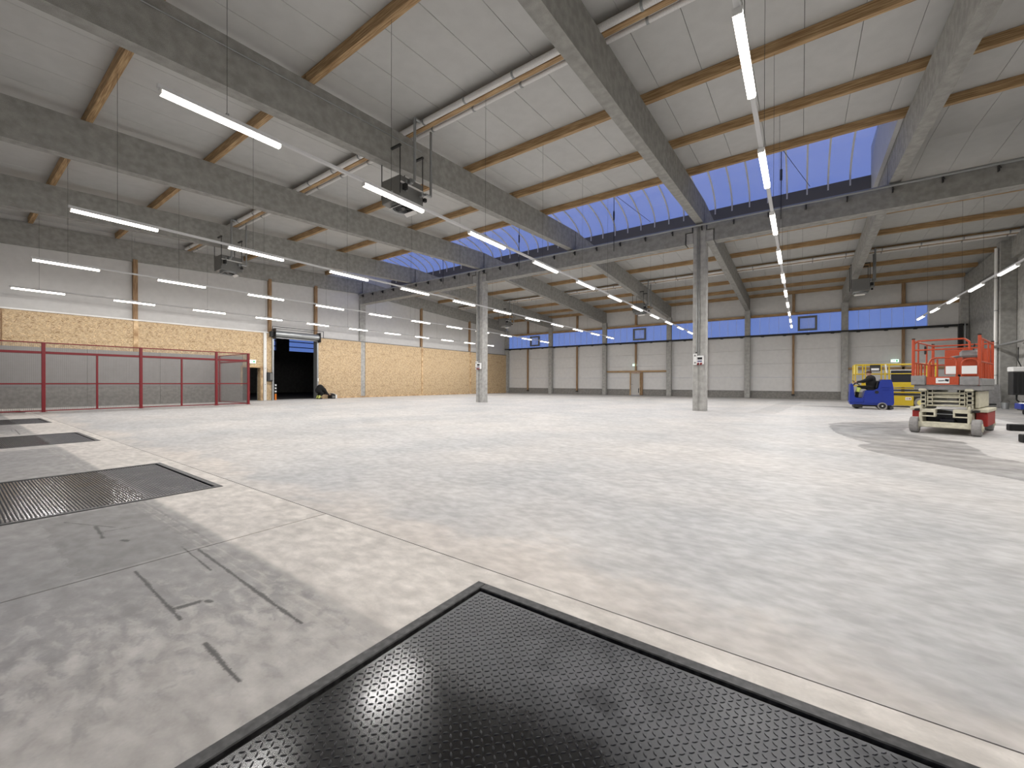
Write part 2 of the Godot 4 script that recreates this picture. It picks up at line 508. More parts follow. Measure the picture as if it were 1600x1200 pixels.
# ---------------------------------------------------------------- floor
func build_floor() -> void:
	var f := tag(base("floor"), "pale dusty concrete hall floor", "", "", "structure")
	var m := MB.new().span(-28.0, 9.0, -0.2, 0.0, -38.0, -2.004)
	for k in m.v.size(): m.t[k] = Vector2((m.v[k].x + 28.0) / 37.0, (m.v[k].z + 38.0) / 36.0)
	part("main_slab", m, M.floor_concrete, f)
	for k in 6:
		var x := -6.0 * k
		var s := MB.new()
		var l := maxf(-3.454 + x, -28.0)
		var r := minf(2.535 + x, 9.0)
		s.span(l, -1.555 + x, -0.2, 0.0, -1.996, 1.4)
		s.span(0.705 + x, r, -0.2, 0.0, -1.996, 1.4)
		s.span(-1.555 + x, 0.705 + x, -0.2, 0.0, -1.996, -1.852)
		near_uv(s)
		part("floor_slab", s, M.floor_near, f)
	var e := MB.new().span(2.543, 9.0, -0.2, 0.0, -1.996, 1.4)
	near_uv(e)
	part("floor_slab", e, M.floor_near, f)
	part("sub_base", MB.new().span(-46.0, 10.0, -0.75, -0.62, -39.0, 2.0), M.sealant, f)
	part("hall_beyond_slab", MB.new().span(-46.0, -28.0, -0.2, -0.004, -30.0, -4.0), M.unlit_floor, f)  # slab coloured dark to look unlit
func near_uv(s: MB) -> void:
	for k in s.v.size(): s.t[k] = Vector2((s.v[k].x + 9.46) / 12.0, (s.v[k].z + 2.0) / 3.2)

# ---------------------------------------------------------------- roof
func build_ceiling() -> void:
	var c := tag(base("ceiling"), "off-white roof panels over timber purlins", "", "", "structure")
	var run := 17.45
	var pm := MB.new().box(Vector3(0, 0.05, 0), Vector3(0.992, 0.1, run), 0.004).mesh()
	var k := 0
	var x := -27.98
	while x < 8.9:
		for side in 2:
			var z0 := 1.5 if side == 0 else FAR_Z - 1.5
			var z1 := -15.93 if side == 0 else far_of(-15.93)
			var zc := (z0 + z1) * 0.5
			var o := part("roof_panel", pm, M.roof_sheet, c, Vector3(x + 0.5, purlin_y(zc) + 0.245, zc))
			o.rotation.x = ROOF_SLOPE if side == 0 else -ROOF_SLOPE
		x += 1.0
		k += 1
	for side in 2:
		var zc := (1.5 - 15.93) * 0.5
		var y := purlin_y(zc) + 0.37
		var o := part("sky_block_sheet", MB.new().box(Vector3.ZERO, Vector3(37.6, 0.04, run + 0.1)), M.sky_block_sheet, c, Vector3(-9.5, y, zc if side == 0 else far_of(zc)))  # unseen dark sheet added above the panels to block sky light at gaps
		o.rotation.x = ROOF_SLOPE if side == 0 else -ROOF_SLOPE
	# the roof closes over the ridge beyond the end of the skylight
	var cap := MB.new().box(Vector3(0, 0.05, 0), Vector3(0.992, 0.1, 2.83), 0.004).mesh()
	for x0 in [2.35, 3.35, 4.35, 5.35, 6.35, 7.35, 8.35]:
		for side in 2:
			var zc := -17.33
			var o := part("roof_panel", cap, M.roof_sheet, c, Vector3(x0 + 0.5, purlin_y(zc) + 0.245, zc if side == 0 else far_of(zc)))
			o.rotation.x = ROOF_SLOPE if side == 0 else -ROOF_SLOPE
	for xs in [[2.3, 9.3]]:
		part("sky_block_sheet", MB.new().span(xs[0], xs[1], 9.2, 9.3, -21.6, -15.8), M.sky_block_sheet, c)  # same added light block, over the closed ridge
	# ridge skylight: two kerbs, arched glazing bars, polycarbonate sheets between them
	var w := tag(base("window_1"), "long arched ridge skylight of bluish polycarbonate sheets between curved bars", "", "", "structure")
	for z in [-15.93, far_of(-15.93)]:
		var kerb := MB.new().span(-27.9, 2.36, 8.72 if z < RIDGE_Z else 8.95, 9.45, z - 0.05, z + 0.05)
		part("kerb", kerb, M.kerb_grey, w)
	var arc := func(a: float, grow: float) -> Vector2: return Vector2(RIDGE_Z + (2.77 + grow) * cos(a), 9.45 + (1.0 + grow) * sin(a))
	var bar := MB.new()
	for s in 20:
		var p0: Vector2 = arc.call(PI * s / 20, 0.0)
		var p1: Vector2 = arc.call(PI * (s + 1) / 20, 0.0)
		var mid := (p0 + p1) * 0.5
		var d := p1 - p0
		bar.box(Vector3(0, mid.y, mid.x), Vector3(0.06, 0.05, d.length() + 0.005), 0.0, Basis(Vector3.RIGHT, atan2(-d.y, d.x)))
	for zf in [-15.99, far_of(-15.99)]: bar.span(-0.025, 0.025, 9.2, 9.47, zf - 0.02, zf + 0.02)
	var bm := bar.mesh()
	var pane := MB.new()
	for s in 20:
		var p0: Vector2 = arc.call(PI * s / 20, 0.03)
		var p1: Vector2 = arc.call(PI * (s + 1) / 20, 0.03)
		var nn := Vector3(0, (p0.y + p1.y) * 0.5 - 9.0, (p0.x + p1.x) * 0.5 - RIDGE_Z).normalized()
		pane.quad(Vector3(-0.354, p0.y, p0.x), Vector3(0.354, p0.y, p0.x), Vector3(0.354, p1.y, p1.x), Vector3(-0.354, p1.y, p1.x), nn)
	var pnm := pane.mesh()
	var bx := -27.45
	while bx < 1.7:
		part("glazing_bar", bm, M.white_paint, w, Vector3(bx, 0, 0))
		part("pane", pnm, M.skylight_pane, w, Vector3(bx + 0.354, 0, 0))
		bx += 0.708
	for xe in [-27.75, 2.28]:
		var gable := MB.new().span(xe - 0.06, xe + 0.06, 8.72, 10.6, -21.5, -15.9)
		part("gable_end", gable, M.roof_sheet, w)

# ---------------------------------------------------------------- columns, beams, girder, purlins
func build_frame() -> void:
	# roof beams on both sides of the ridge
	for x in FRAME_X:
		var xc: float = clampf(x, -27.45, 8.45)
		for side in 2:
			var za := 1.2 if side == 0 else -37.35
			var zb := -18.66 if side == 0 else -18.72
			var poly := PackedVector2Array([Vector2(za, beam_y(za)), Vector2(zb, beam_y(zb)), Vector2(zb, purlin_y(zb) - 0.005), Vector2(za, purlin_y(za) - 0.005)])
			var m := MB.new().prism(poly, in_zy, -0.15, 0.15)
			var o := whole("roof_beam", m, M.concrete, Vector3(xc, 0, 0))
			if x == -27.5: tag(o, "grey concrete roof beam set against the OSB wall, %s the ridge" % ["before" if side == 0 else "beyond"], "beam", "precast concrete roof beams")
			elif x == 8.5: tag(o, "grey concrete roof beam along the grey side wall, %s the ridge" % ["before" if side == 0 else "beyond"], "beam", "precast concrete roof beams")
			elif side == 0: tag(o, "grey concrete roof beam from dock wall to ridge girder, %s from the OSB wall" % ORD[FRAME_X.find(x)], "beam", "precast concrete roof beams")
			else: tag(o, "grey concrete roof beam from ridge girder to clerestory wall, %s from the OSB wall" % ORD[FRAME_X.find(x)], "beam", "precast concrete roof beams")
	# middle columns under the girder, with a hammer head
	for x in [-27.5, -15.5, -3.5, 8.5]:
		var c := base("concrete_column", Vector3(x, 0, RIDGE_Z))
		var edge: bool = x < -27.0 or x > 8.0
		tag(c, ("free concrete column with socket boxes, nearer the %s" % ["OSB wall" if x < -10 else "scissor lifts"]) if not edge else ("square concrete column against the OSB wall under the girder end" if x < 0 else "square concrete column at the grey side wall under the girder end"), "column", "columns under the ridge girder")
		# shaft with chamfered corners and a shallow groove up the front
		var h := 0.25
		var q := 0.02
		var g := 0.045
		var shaft := PackedVector2Array([Vector2(-h, -h + q), Vector2(-h + q, -h), Vector2(h - q, -h), Vector2(h, -h + q), Vector2(h, h - q), Vector2(h - q, h), Vector2(g, h), Vector2(g, h - 0.03), Vector2(-g, h - 0.03), Vector2(-g, h), Vector2(-h + q, h), Vector2(-h, h - q)])
		var place := func(p: Vector2, d: float) -> Vector3: return Vector3(p.x, d, p.y)
		part("shaft", MB.new().prism(shaft, place, 0.0, 7.82), M.column_concrete, c)
		var hd := MB.new()
		for s in [-1.0, 1.0]:
			hd.prism(PackedVector2Array([Vector2(s * 0.25, 7.05), Vector2(s * 0.52, 7.05), Vector2(s * 0.52, 7.51), Vector2(s * 0.25, 7.51)]), in_xy, -0.25, 0.25)
		part("corbel", hd, M.column_concrete, c)
	# girder in three lengths, stepped at the ends to sit on the corbels
	for a in [[-27.5, -15.5], [-15.5, -3.5], [-3.5, 8.5]]:
		var l: float = a[0]
		var r: float = a[1]
		var poly := PackedVector2Array([Vector2(l + 0.565, 7.05), Vector2(r - 0.565, 7.05), Vector2(r - 0.565, 7.55), Vector2(r - 0.295, 7.55), Vector2(r - 0.295, 7.83), Vector2(l + 0.295, 7.83), Vector2(l + 0.295, 7.55), Vector2(l + 0.565, 7.55)])
		var g := whole("ridge_girder", MB.new().prism(poly, in_xy, -18.95, -18.45), M.concrete)
		tag(g, ["concrete ridge girder between the OSB wall and the first free column", "concrete ridge girder spanning between the two free columns", "concrete ridge girder from the free column to the grey side wall"][[-27.5, -15.5, -3.5].find(l)], "girder", "ridge girders under the skylight")
	# purlins, one timber per bay and line
	var pm := MB.new().box(Vector3(0, 0.12, 0), Vector3(5.99, 0.24, 0.14), 0.006).mesh()
	var pe := MB.new().box(Vector3(0, 0.12, 0), Vector3(5.85, 0.24, 0.14), 0.006).mesh()
	for side in 2:
		for k in NEAR_PURLINS.size():
			var z: float = NEAR_PURLINS[k] if side == 0 else far_of(NEAR_PURLINS[k])
			if side == 1 and k == 0: z = -37.36
			for b in 6:
				var end: bool = b == 0 or b == 5
				var o := whole("timber_purlin", pe if end else pm, M.timber, Vector3(FRAME_X[b] + 3.0 + (0.065 if b == 0 else (-0.065 if b == 5 else 0.0)), purlin_y(z) + 0.002, z))
				o.rotation.x = ROOF_SLOPE if side == 0 else -ROOF_SLOPE
				var side_of := "dock side" if side == 0 else "clerestory side"
				var bay := "bay beside OSB wall" if b == 0 else ("bay beside grey side wall" if b == 5 else "%s bay from OSB wall" % ORD[b])
				if k == 6: tag(o, "timber purlin edging the skylight on its %s, %s" % [side_of, bay], "purlin", "timber purlins at the skylight")
				elif k == 3: tag(o, "timber purlin flanked by silver pipes on the skylight's %s, %s" % [side_of, bay], "purlin", "timber purlins beside the pipes")
				else: tag(o, "timber purlin, %s from the skylight on the %s, %s" % [ORD[6 - k], side_of, bay], "purlin", "timber purlins under the roof panels")

# ---------------------------------------------------------------- OSB wall
func build_wall_left() -> void:
	var w := tag(base("wall_left"), "OSB clad wall with smooth grey panels above", "", "", "structure")
	# upper smooth panels
	var zs := [1.3, -5.7, -12.05, -15.03, -18.7, -24.6, -31.0, -37.5]
	for k in 7:
		part("wall_panel", MB.new().span(-27.62, -27.4, 4.22, 9.6, zs[k] - 0.004, zs[k + 1] + 0.004, 0.004), M.upper_wall, w)
	# OSB boards: z0, z1, y0, y1
	var boards := [[1.3, -1.5, 2.66, 4.22], [-1.505, -5.7, 2.66, 4.22], [-5.705, -9.3, 2.66, 4.22], [-9.305, -10.5, 2.66, 4.22], [-10.505, -12.13, 2.445, 4.22], [-10.5, -11.47, 2.05, 2.44], [-11.47, -12.13, 0.0, 2.44], [-12.135, -15.1, 4.06, 4.22],
		[-15.1, -16.8, 0.0, 4.22], [-16.805, -18.5, 0.0, 4.22], [-18.9, -21.7, 0.0, 4.22], [-21.705, -24.55, 0.0, 4.22], [-24.555, -27.8, 0.0, 4.22], [-27.805, -31.0, 0.0, 4.22], [-31.005, -34.2, 0.0, 4.22], [-34.205, -37.5, 0.0, 4.22]]
	for b in boards:
		part("osb_board", MB.new().span(-27.6, -27.2, b[2], b[3], b[0], b[1], 0.003), M.osb, w)
	# grey panels behind the cage
	for k in 5:
		var z := 1.3 - 2.65 * k
		var ze := z - 2.645 if k < 4 else -10.47
		part("grey_panel", MB.new().span(-27.6, -27.18, 0.92, 2.655, z, ze, 0.005), M.cage_grey, w)
		part("grey_plinth", MB.new().span(-27.6, -27.14, 0.0, 0.915, z, ze, 0.005), M.plinth, w)
	# timber posts and cover strips
	for z in [-5.7, -12.05, -15.03, -24.6, -31.0]:
		part("timber_post", MB.new().span(-27.41, -27.22, 4.24, beam_y(z) + 0.1, z - 0.09, z + 0.09, 0.006), M.timber_post, w)
	for z in [-5.7, -24.6, -31.0]:
		part("cover_strip", MB.new().span(-27.21, -27.16, 2.66 if z > -10 else 0.1, 4.22, z - 0.09, z + 0.09, 0.005), M.pale_timber, w)
	part("cover_strip", MB.new().span(-27.21, -27.17, 2.66, 4.22, -1.52, -1.48), M.timber_post, w)
	for z in [-10.42, -11.55]: part("door_post", MB.new().span(-27.62, -27.16, 0.0, 2.05, z - 0.05, z + 0.05, 0.004), M.pale_timber, w)
	part("door_head", MB.new().span(-27.62, -27.16, 2.03, 2.13, -10.37, -11.6, 0.004), M.pale_timber, w)
	var t := whole("trim_1", MB.new().span(-27.24, -27.13, 4.2, 4.27, 1.2, -11.9, 0.004), M.white_paint)
	tag(t, "white flashing along the top edge of the OSB", "", "", "structure")
	t = whole("trim_2", MB.new().span(-27.26, -27.16, 4.2, 4.25, -15.0, -37.4, 0.004), M.grey_steel)
	tag(t, "grey flashing along the top edge of the OSB", "", "", "structure")
	t = whole("baseboard_left", MB.new().span(-27.2, -27.15, 0.0, 0.1, -15.1, -37.3, 0.004), M.pale_timber)
	tag(t, "pale timber baseboard", "", "", "structure")
	# the unlit hall beyond the openings, with its own windows to the dusk sky
	var d := tag(base("wall_beyond"), "unlit neighbouring hall seen through the openings", "", "", "structure")
	part("rear_wall", MB.new().span(-45.4, -45.0, 0.0, 4.4, -29.9, -4.1), M.concrete, d)
	part("rear_wall", MB.new().span(-45.4, -45.0, 5.9, 9.0, -29.9, -4.1), M.concrete, d)
	for zz in [[-4.1, -17.0], [-20.55, -21.85], [-26.5, -29.9]]:
		part("rear_wall", MB.new().span(-45.4, -45.0, 4.4, 5.9, zz[0], zz[1]), M.concrete, d)
	part("side_wall", MB.new().span(-45.4, -27.65, 0.0, 9.0, -30.2, -29.9), M.concrete, d)
	part("side_wall", MB.new().span(-45.4, -27.65, 0.0, 9.0, -4.1, -3.8), M.concrete, d)
	part("roof", MB.new().span(-45.4, -27.6, 9.0, 9.2, -30.2, -3.8), M.concrete, d)
	# dark lining on the far side of the OSB wall, open at the door and the gate
	for l in [[-4.1, -10.5, 0.0, 9.0], [-10.5, -11.47, 2.05, 9.0], [-11.47, -12.13, 0.0, 9.0], [-12.13, -15.1, 4.06, 9.0], [-15.1, -29.9, 0.0, 9.0]]:
		part("lining", MB.new().span(-27.66, -27.625, l[2], l[3], l[0], l[1]), M.concrete, d)
	for k in 2:
		var z0: float = [-17.0, -21.85][k]
		var z1: float = [-20.55, -26.5][k]
		var win := tag(base("window_%d" % (k + 2)), "dusk-blue window in the dark neighbouring hall", "", "", "structure")
		part("pane", MB.new().span(-45.2, -45.19, 4.4, 5.9, z0, z1), M.polycarbonate, win)
		for y in [4.43, 4.93, 5.5, 5.86]: part("glazing_bar", MB.new().span(-45.24, -45.1, y - 0.04, y + 0.04, z0, z1), M.black, win)

# ---------------------------------------------------------------- clerestory wall
func build_wall_back() -> void:
	var wz := -37.5
	var w := tag(base("wall_back"), "light grey panel wall with timber mullions and concrete plinth", "", "", "structure")
	var edges := [-27.4, -21.5, -15.5, -9.5, -3.5, 2.5, 8.6]
	for b in 6:
		var l: float = edges[b]
		var r: float = edges[b + 1]
		for half in 2:
			var x0: float = l if half == 0 else (l + r) * 0.5
			var x1: float = (l + r) * 0.5 if half == 0 else r
			var at_door: bool = b == 2 and half == 0
			var px1 := x1
			if b == 2 and half == 0: px1 = -13.08
			var px0 := x0
			if b == 2 and half == 1: px0 = -12.06
			part("plinth", MB.new().span(px0, px1, 0.0, 0.56, wz - 0.3, wz + 0.05, 0.008), M.plinth, w)
			var rows := [0.565, 1.62, 2.68, 3.74, 4.82]
			for k in 4:
				if b == 2 and half == 1 and k < 2:
					part("wall_panel", MB.new().span(-12.06, x1, rows[k], minf(rows[k + 1], 2.2) - 0.006, wz - 0.3, wz, 0.005), M.wall_sheet, w)
					if k == 1: part("wall_panel", MB.new().span(x0, x1, 2.2, 2.674, wz - 0.3, wz, 0.005), M.wall_sheet, w)
				elif at_door and k < 2:
					part("wall_panel", MB.new().span(x0, -13.08, rows[k], minf(rows[k + 1], 2.2) - 0.006, wz - 0.3, wz, 0.005), M.wall_sheet, w)
					if k == 1: part("wall_panel", MB.new().span(x0, x1, 2.2, 2.674, wz - 0.3, wz, 0.005), M.wall_sheet, w)
				else:
					part("wall_panel", MB.new().span(x0, x1, rows[k], rows[k + 1] - 0.006, wz - 0.3, wz, 0.005), M.wall_sheet, w)
			part("wall_panel", MB.new().span(x0 + 0.003, x1 - 0.003, 6.36, 8.3, wz - 0.3, wz, 0.005), M.wall_sheet, w)
		# mullions: foot to sill, and above the glazing
		var xm := (l + r) * 0.5
		if b == 0: xm = -24.45
		if b != 2:
			part("timber_mullion", MB.new().span(xm - 0.075, xm + 0.075, 0.34, 4.82, wz + 0.05, wz + 0.2, 0.006), M.timber_post, w)
			part("steel_foot", MB.new().span(xm - 0.1, xm + 0.1, 0.24, 0.34, wz + 0.05, wz + 0.22), M.dark_steel, w)
		else:
			part("timber_mullion", MB.new().span(xm - 0.075, xm + 0.075, 2.3, 4.82, wz + 0.02, wz + 0.2, 0.006), M.timber_post, w)
		part("timber_mullion", MB.new().span(xm - 0.09, xm + 0.09, 6.5, 7.9, wz + 0.01, wz + 0.18, 0.006), M.timber_post, w)
		part("timber_rail", MB.new().span(l + 0.2, r - 0.2, 6.33, 6.5, wz + 0.005, wz + 0.22, 0.006), M.timber, w)
		if b == 2 or b == 5:
			part("timber_rail", MB.new().span(l + 0.2, r - 0.2, 2.14, 2.29, wz + 0.02, wz + 0.2, 0.006), M.timber, w)
	part("timber_mullion", MB.new().span(-12.0, -11.86, 0.05, 2.14, wz + 0.02, wz + 0.2, 0.006), M.timber_post, w)
	part("wall_panel", MB.new().span(6.75, 8.6, 4.82, 6.36, wz - 0.3, wz, 0.005), M.wall_sheet, w)
	# clerestory windows
	for b in 6:
		var l: float = edges[b] + (0.15 if b == 0 else 0.19)
		var r: float = edges[b + 1] - 0.19
		if b == 5: r = 6.75
		var win := tag(base("window_%d" % (b + 4)), "dusk-blue polycarbonate clerestory band in bay %s" % ["one", "two", "three", "four", "five", "six"][b], "", "", "structure")
		var x := l
		var n := int(round((r - l) / 0.6))
		for k in n:
			var x1 := l + (r - l) * (k + 1) / n
			part("pane", MB.new().span(x + 0.004, x1 - 0.004, 4.93, 6.33, wz - 0.1, wz - 0.09), M.polycarbonate, win)
			if k: part("joint_bar", MB.new().span(x - 0.005, x + 0.005, 4.93, 6.33, wz - 0.12, wz - 0.085), M.white_paint, win)
			x = x1
		part("sill", MB.new().span(l - 0.19, (8.6 if b == 5 else r + 0.19), 4.82, 4.93, wz - 0.3, wz + 0.02), M.dark_steel, win)
	for a in [[-23.6, "above the bay beside the OSB wall"], [-12.2, "above the exit door bay"], [0.35, "above the bay of the cleaning machine"]]:
		var h := base("vent_window", Vector3(a[0], 5.1, wz))
		tag(h, "small square grey framed vent window in the clerestory %s" % a[1], "window", "vent windows in the clerestory")
		var fr := MB.new()
		for s in [-1.0, 1.0]:
			fr.span(s * 0.52 - 0.07, s * 0.52 + 0.07, 0.0, 1.08, -0.05, 0.12, 0.006)
			fr.span(-0.45, 0.45, 0.54 + s * 0.47 - 0.07, 0.54 + s * 0.47 + 0.07, -0.05, 0.12, 0.006)
		part("frame", fr, M.grey_steel, h)
		part("pane", MB.new().span(-0.45, 0.45, 0.1, 0.98, 0.0, 0.01), M.polycarbonate, h)
	# dark pipe rail with brackets under the glazing
	var rail := base("sill_pipe", Vector3(0, 4.86, wz + 0.5))
	tag(rail, "dark steel pipe on brackets running below the clerestory glazing", "pipe")
	part("pipe", MB.new().cyl(Vector3(-27.3, 0, 0), Vector3(8.4, 0, 0), 0.06, 12), M.dark_steel, rail)
	var x := -26.6
	var br := MB.new().cyl(Vector3(0, 0, -0.5), Vector3(0, -0.1, 0.0), 0.02, 6).box(Vector3(0, -0.1, 0.02), Vector3(0.2, 0.07, 0.1), 0.01).mesh()
	while x < 8.3:
		part("bracket", br, M.dark_steel, rail, Vector3(x, 0, 0))
		x += 1.42
	# wall columns
	for k in 7:
		var xc: float = clampf(FRAME_X[k], -27.2, 8.3)
		var c := whole("wall_column", MB.new().box(Vector3(0, 3.46, 0), Vector3(0.38, 6.92, 0.38), 0.015), M.column_concrete, Vector3(xc, 0, -37.27))
		tag(c, ["concrete wall column in the corner beside the OSB wall", "", "", "", "", "", "concrete wall column in the corner at the grey side wall"][k] if k in [0, 6] else "slim concrete wall column dividing the clerestory, %s from the OSB wall" % ORD[k], "column", "concrete columns of the clerestory wall")
	# exit door
	var d := tag(base("door_1", Vector3(-12.57, 0, wz)), "grey steel exit door in a pale frame", "", "", "structure")
	var fr2 := MB.new().span(-0.5, -0.43, 0.0, 2.13, -0.1, 0.12, 0.005).span(0.43, 0.5, 0.0, 2.13, -0.1, 0.12, 0.005).span(-0.43, 0.43, 2.05, 2.13, -0.1, 0.12, 0.005)
	part("frame", fr2, M.pale_timber, d)
	var leaf := part("leaf", MB.new().span(-0.43, 0.43, 0.02, 2.05, -0.06, 0.0, 0.004), M.door_leaf, d)
	part("handle", MB.new().cyl(Vector3(-0.36, 1.03, 0.0), Vector3(-0.36, 1.03, 0.06), 0.012).cyl(Vector3(-0.36, 1.03, 0.06), Vector3(-0.24, 1.03, 0.06), 0.012), M.dark_steel, leaf)
	part("door_stop", MB.new().span(0.28, 0.33, 0.25, 0.65, 0.0, 0.05, 0.005), M.black, d)
	exit_sign(Vector3(-12.62, 2.72, wz + 0.08), 0.0, "lit white emergency exit sign above the grey steel exit door")
	exit_sign(Vector3(5.15, 2.62, wz + 0.07), 0.0, "lit white emergency exit sign behind the yellow scissor lift")
	exit_sign(Vector3(-27.14, 2.3, -10.98), PI / 2, "lit green and white exit sign over the dark doorway in the OSB")

func exit_sign(at: Vector3, turn: float, label: String) -> void:
	var s := base("exit_sign", at, turn)
	tag(s, label, "sign", "emergency exit signs")
	part("housing", MB.new().span(-0.22, 0.22, -0.02, 0.2, -0.06, 0.0, 0.01), M.white_plastic, s)
	part("lit_panel_light", MB.new().span(-0.2, 0.2, 0.0, 0.18, 0.0, 0.012), M.sign_light, s)
	# running figure, door and arrow
	var p := MB.new().span(0.06, 0.14, 0.03, 0.15, 0.012, 0.016)
	p.box(Vector3(-0.1, 0.09, 0.014), Vector3(0.09, 0.02, 0.004)).box(Vector3(-0.04, 0.09, 0.014), Vector3(0.05, 0.05, 0.004), 0.0, Basis(Vector3.BACK, PI / 4))
	p.cyl(Vector3(0.0, 0.14, 0.012), Vector3(0.0, 0.14, 0.016), 0.014, 8)
	p.box(Vector3(-0.005, 0.1, 0.014), Vector3(0.02, 0.05, 0.004), 0.0, Basis(Vector3.BACK, -0.4)).box(Vector3(0.01, 0.06, 0.014), Vector3(0.012, 0.05, 0.004), 0.0, Basis(Vector3.BACK, 0.5)).box(Vector3(-0.03, 0.065, 0.014), Vector3(0.012, 0.045, 0.004), 0.0, Basis(Vector3.BACK, -0.9))
	part("pictogram_light", p, M.sign_green, s)
	var l := OmniLight3D.new()
	l.name = "sign_glow"
	l.light_color = Color(0.82, 1.0, 0.9)
	l.light_energy = 0.04
	l.light_size = 0.1
	l.shadow_enabled = true
	l.omni_range = 50
	l.omni_attenuation = 2.0
	s.add_child(l)
	l.position = Vector3(0, 0.09, 0.15)

# ---------------------------------------------------------------- side wall and dock wall
func build_wall_right_front() -> void:
	var w := tag(base("wall_right"), "grey concrete side wall", "", "", "structure")
	var k := 0
	var z := 1.4
	while z > -37.4:
		part("wall_panel", MB.new().span(8.5, 8.8, 0.0, 9.6, z, maxf(z - 5.99, -37.8), 0.006), M.concrete, w)
		z -= 6.0
	var f := tag(base("wall_front"), "panel wall of the loading docks", "", "", "structure")
	part("wall_panel", MB.new().span(-27.8, 8.8, 3.2, 8.4, 1.4, 1.7), M.wall_sheet, f)
	for q in 7:
		var x1 := minf(8.8, 5.5 - 6.0 * (q - 1) - 4.8)
		var x0 := maxf(-27.8, x1 - 3.3)
		part("wall_panel", MB.new().span(x0, x1, 0.0, 3.2, 1.4, 1.7), M.wall_sheet, f)
	for q in 6:
		var xc := -0.43 - 6.0 * q
		var d := tag(base("door_%d" % (q + 2), Vector3(xc, 0, 1.5)), "closed grey sectional dock door", "", "", "structure")
		for r in 5: part("section", MB.new().span(-1.5, 1.5, 0.64 * r + 0.003, 0.64 * r + 0.637, 0.0, 0.06, 0.01), M.wall_sheet, d)
	for zc in [-30.45, -24.4]:
		var c := whole("side_column", MB.new().box(Vector3(0, 4.1, 0), Vector3(0.55, 8.2, 0.5), 0.015), M.concrete, Vector3(8.22, 0, zc))
		tag(c, "concrete pier with a white downpipe on the grey side wall" if zc == -30.45 else "bare concrete pier on the grey side wall, %s from the dock wall" % ORD[[-24.4].find(zc)], "column", "piers of the side wall")
	var p := base("downpipe", Vector3(7.86, 0, -30.4))
	tag(p, "white vertical pipe on the concrete pier beside the orange scissor lift", "pipe")
	part("pipe", MB.new().cyl(Vector3(0, 1.1, 0), Vector3(0, 7.9, 0), 0.065, 14), M.white_paint, p)
	for y in [1.6, 3.2, 4.8, 6.4]: part("clamp", MB.new().ring(Vector3(0, y, 0), Vector3.UP, 0.075, 0.012, 14, 0.04), M.zinc, p)
	p = base("corner_strip", Vector3(8.12, 0, -36.75))  # black upright box and a thin tube in the room corner
	tag(p, "dark vertical strip in the corner behind the orange lift", "duct")
	part("duct", MB.new().box(Vector3(-0.08, 2.45, 0), Vector3(0.2, 4.9, 0.2), 0.015), M.black, p)
	part("tube", MB.new().cyl(Vector3(0.12, 0, 0.02), Vector3(0.12, 4.9, 0.02), 0.04, 12), M.zinc, p)
	p = base("wall_pipe", Vector3(7.75, 2.95, 0))
	tag(p, "grey horizontal pipe run along the side wall past the concrete pier", "pipe")
	part("pipe", MB.new().cyl(Vector3(0, 0, -33.5), Vector3(0, 0.15, -24.0), 0.06, 12), M.grey_steel, p)
	part("bracket", MB.new().span(0.0, 0.8, -0.1, -0.05, -33.0, -32.95), M.grey_steel, p)
	part("bracket", MB.new().span(0.0, 0.8, -0.05, 0.0, -27.0, -26.95), M.grey_steel, p)

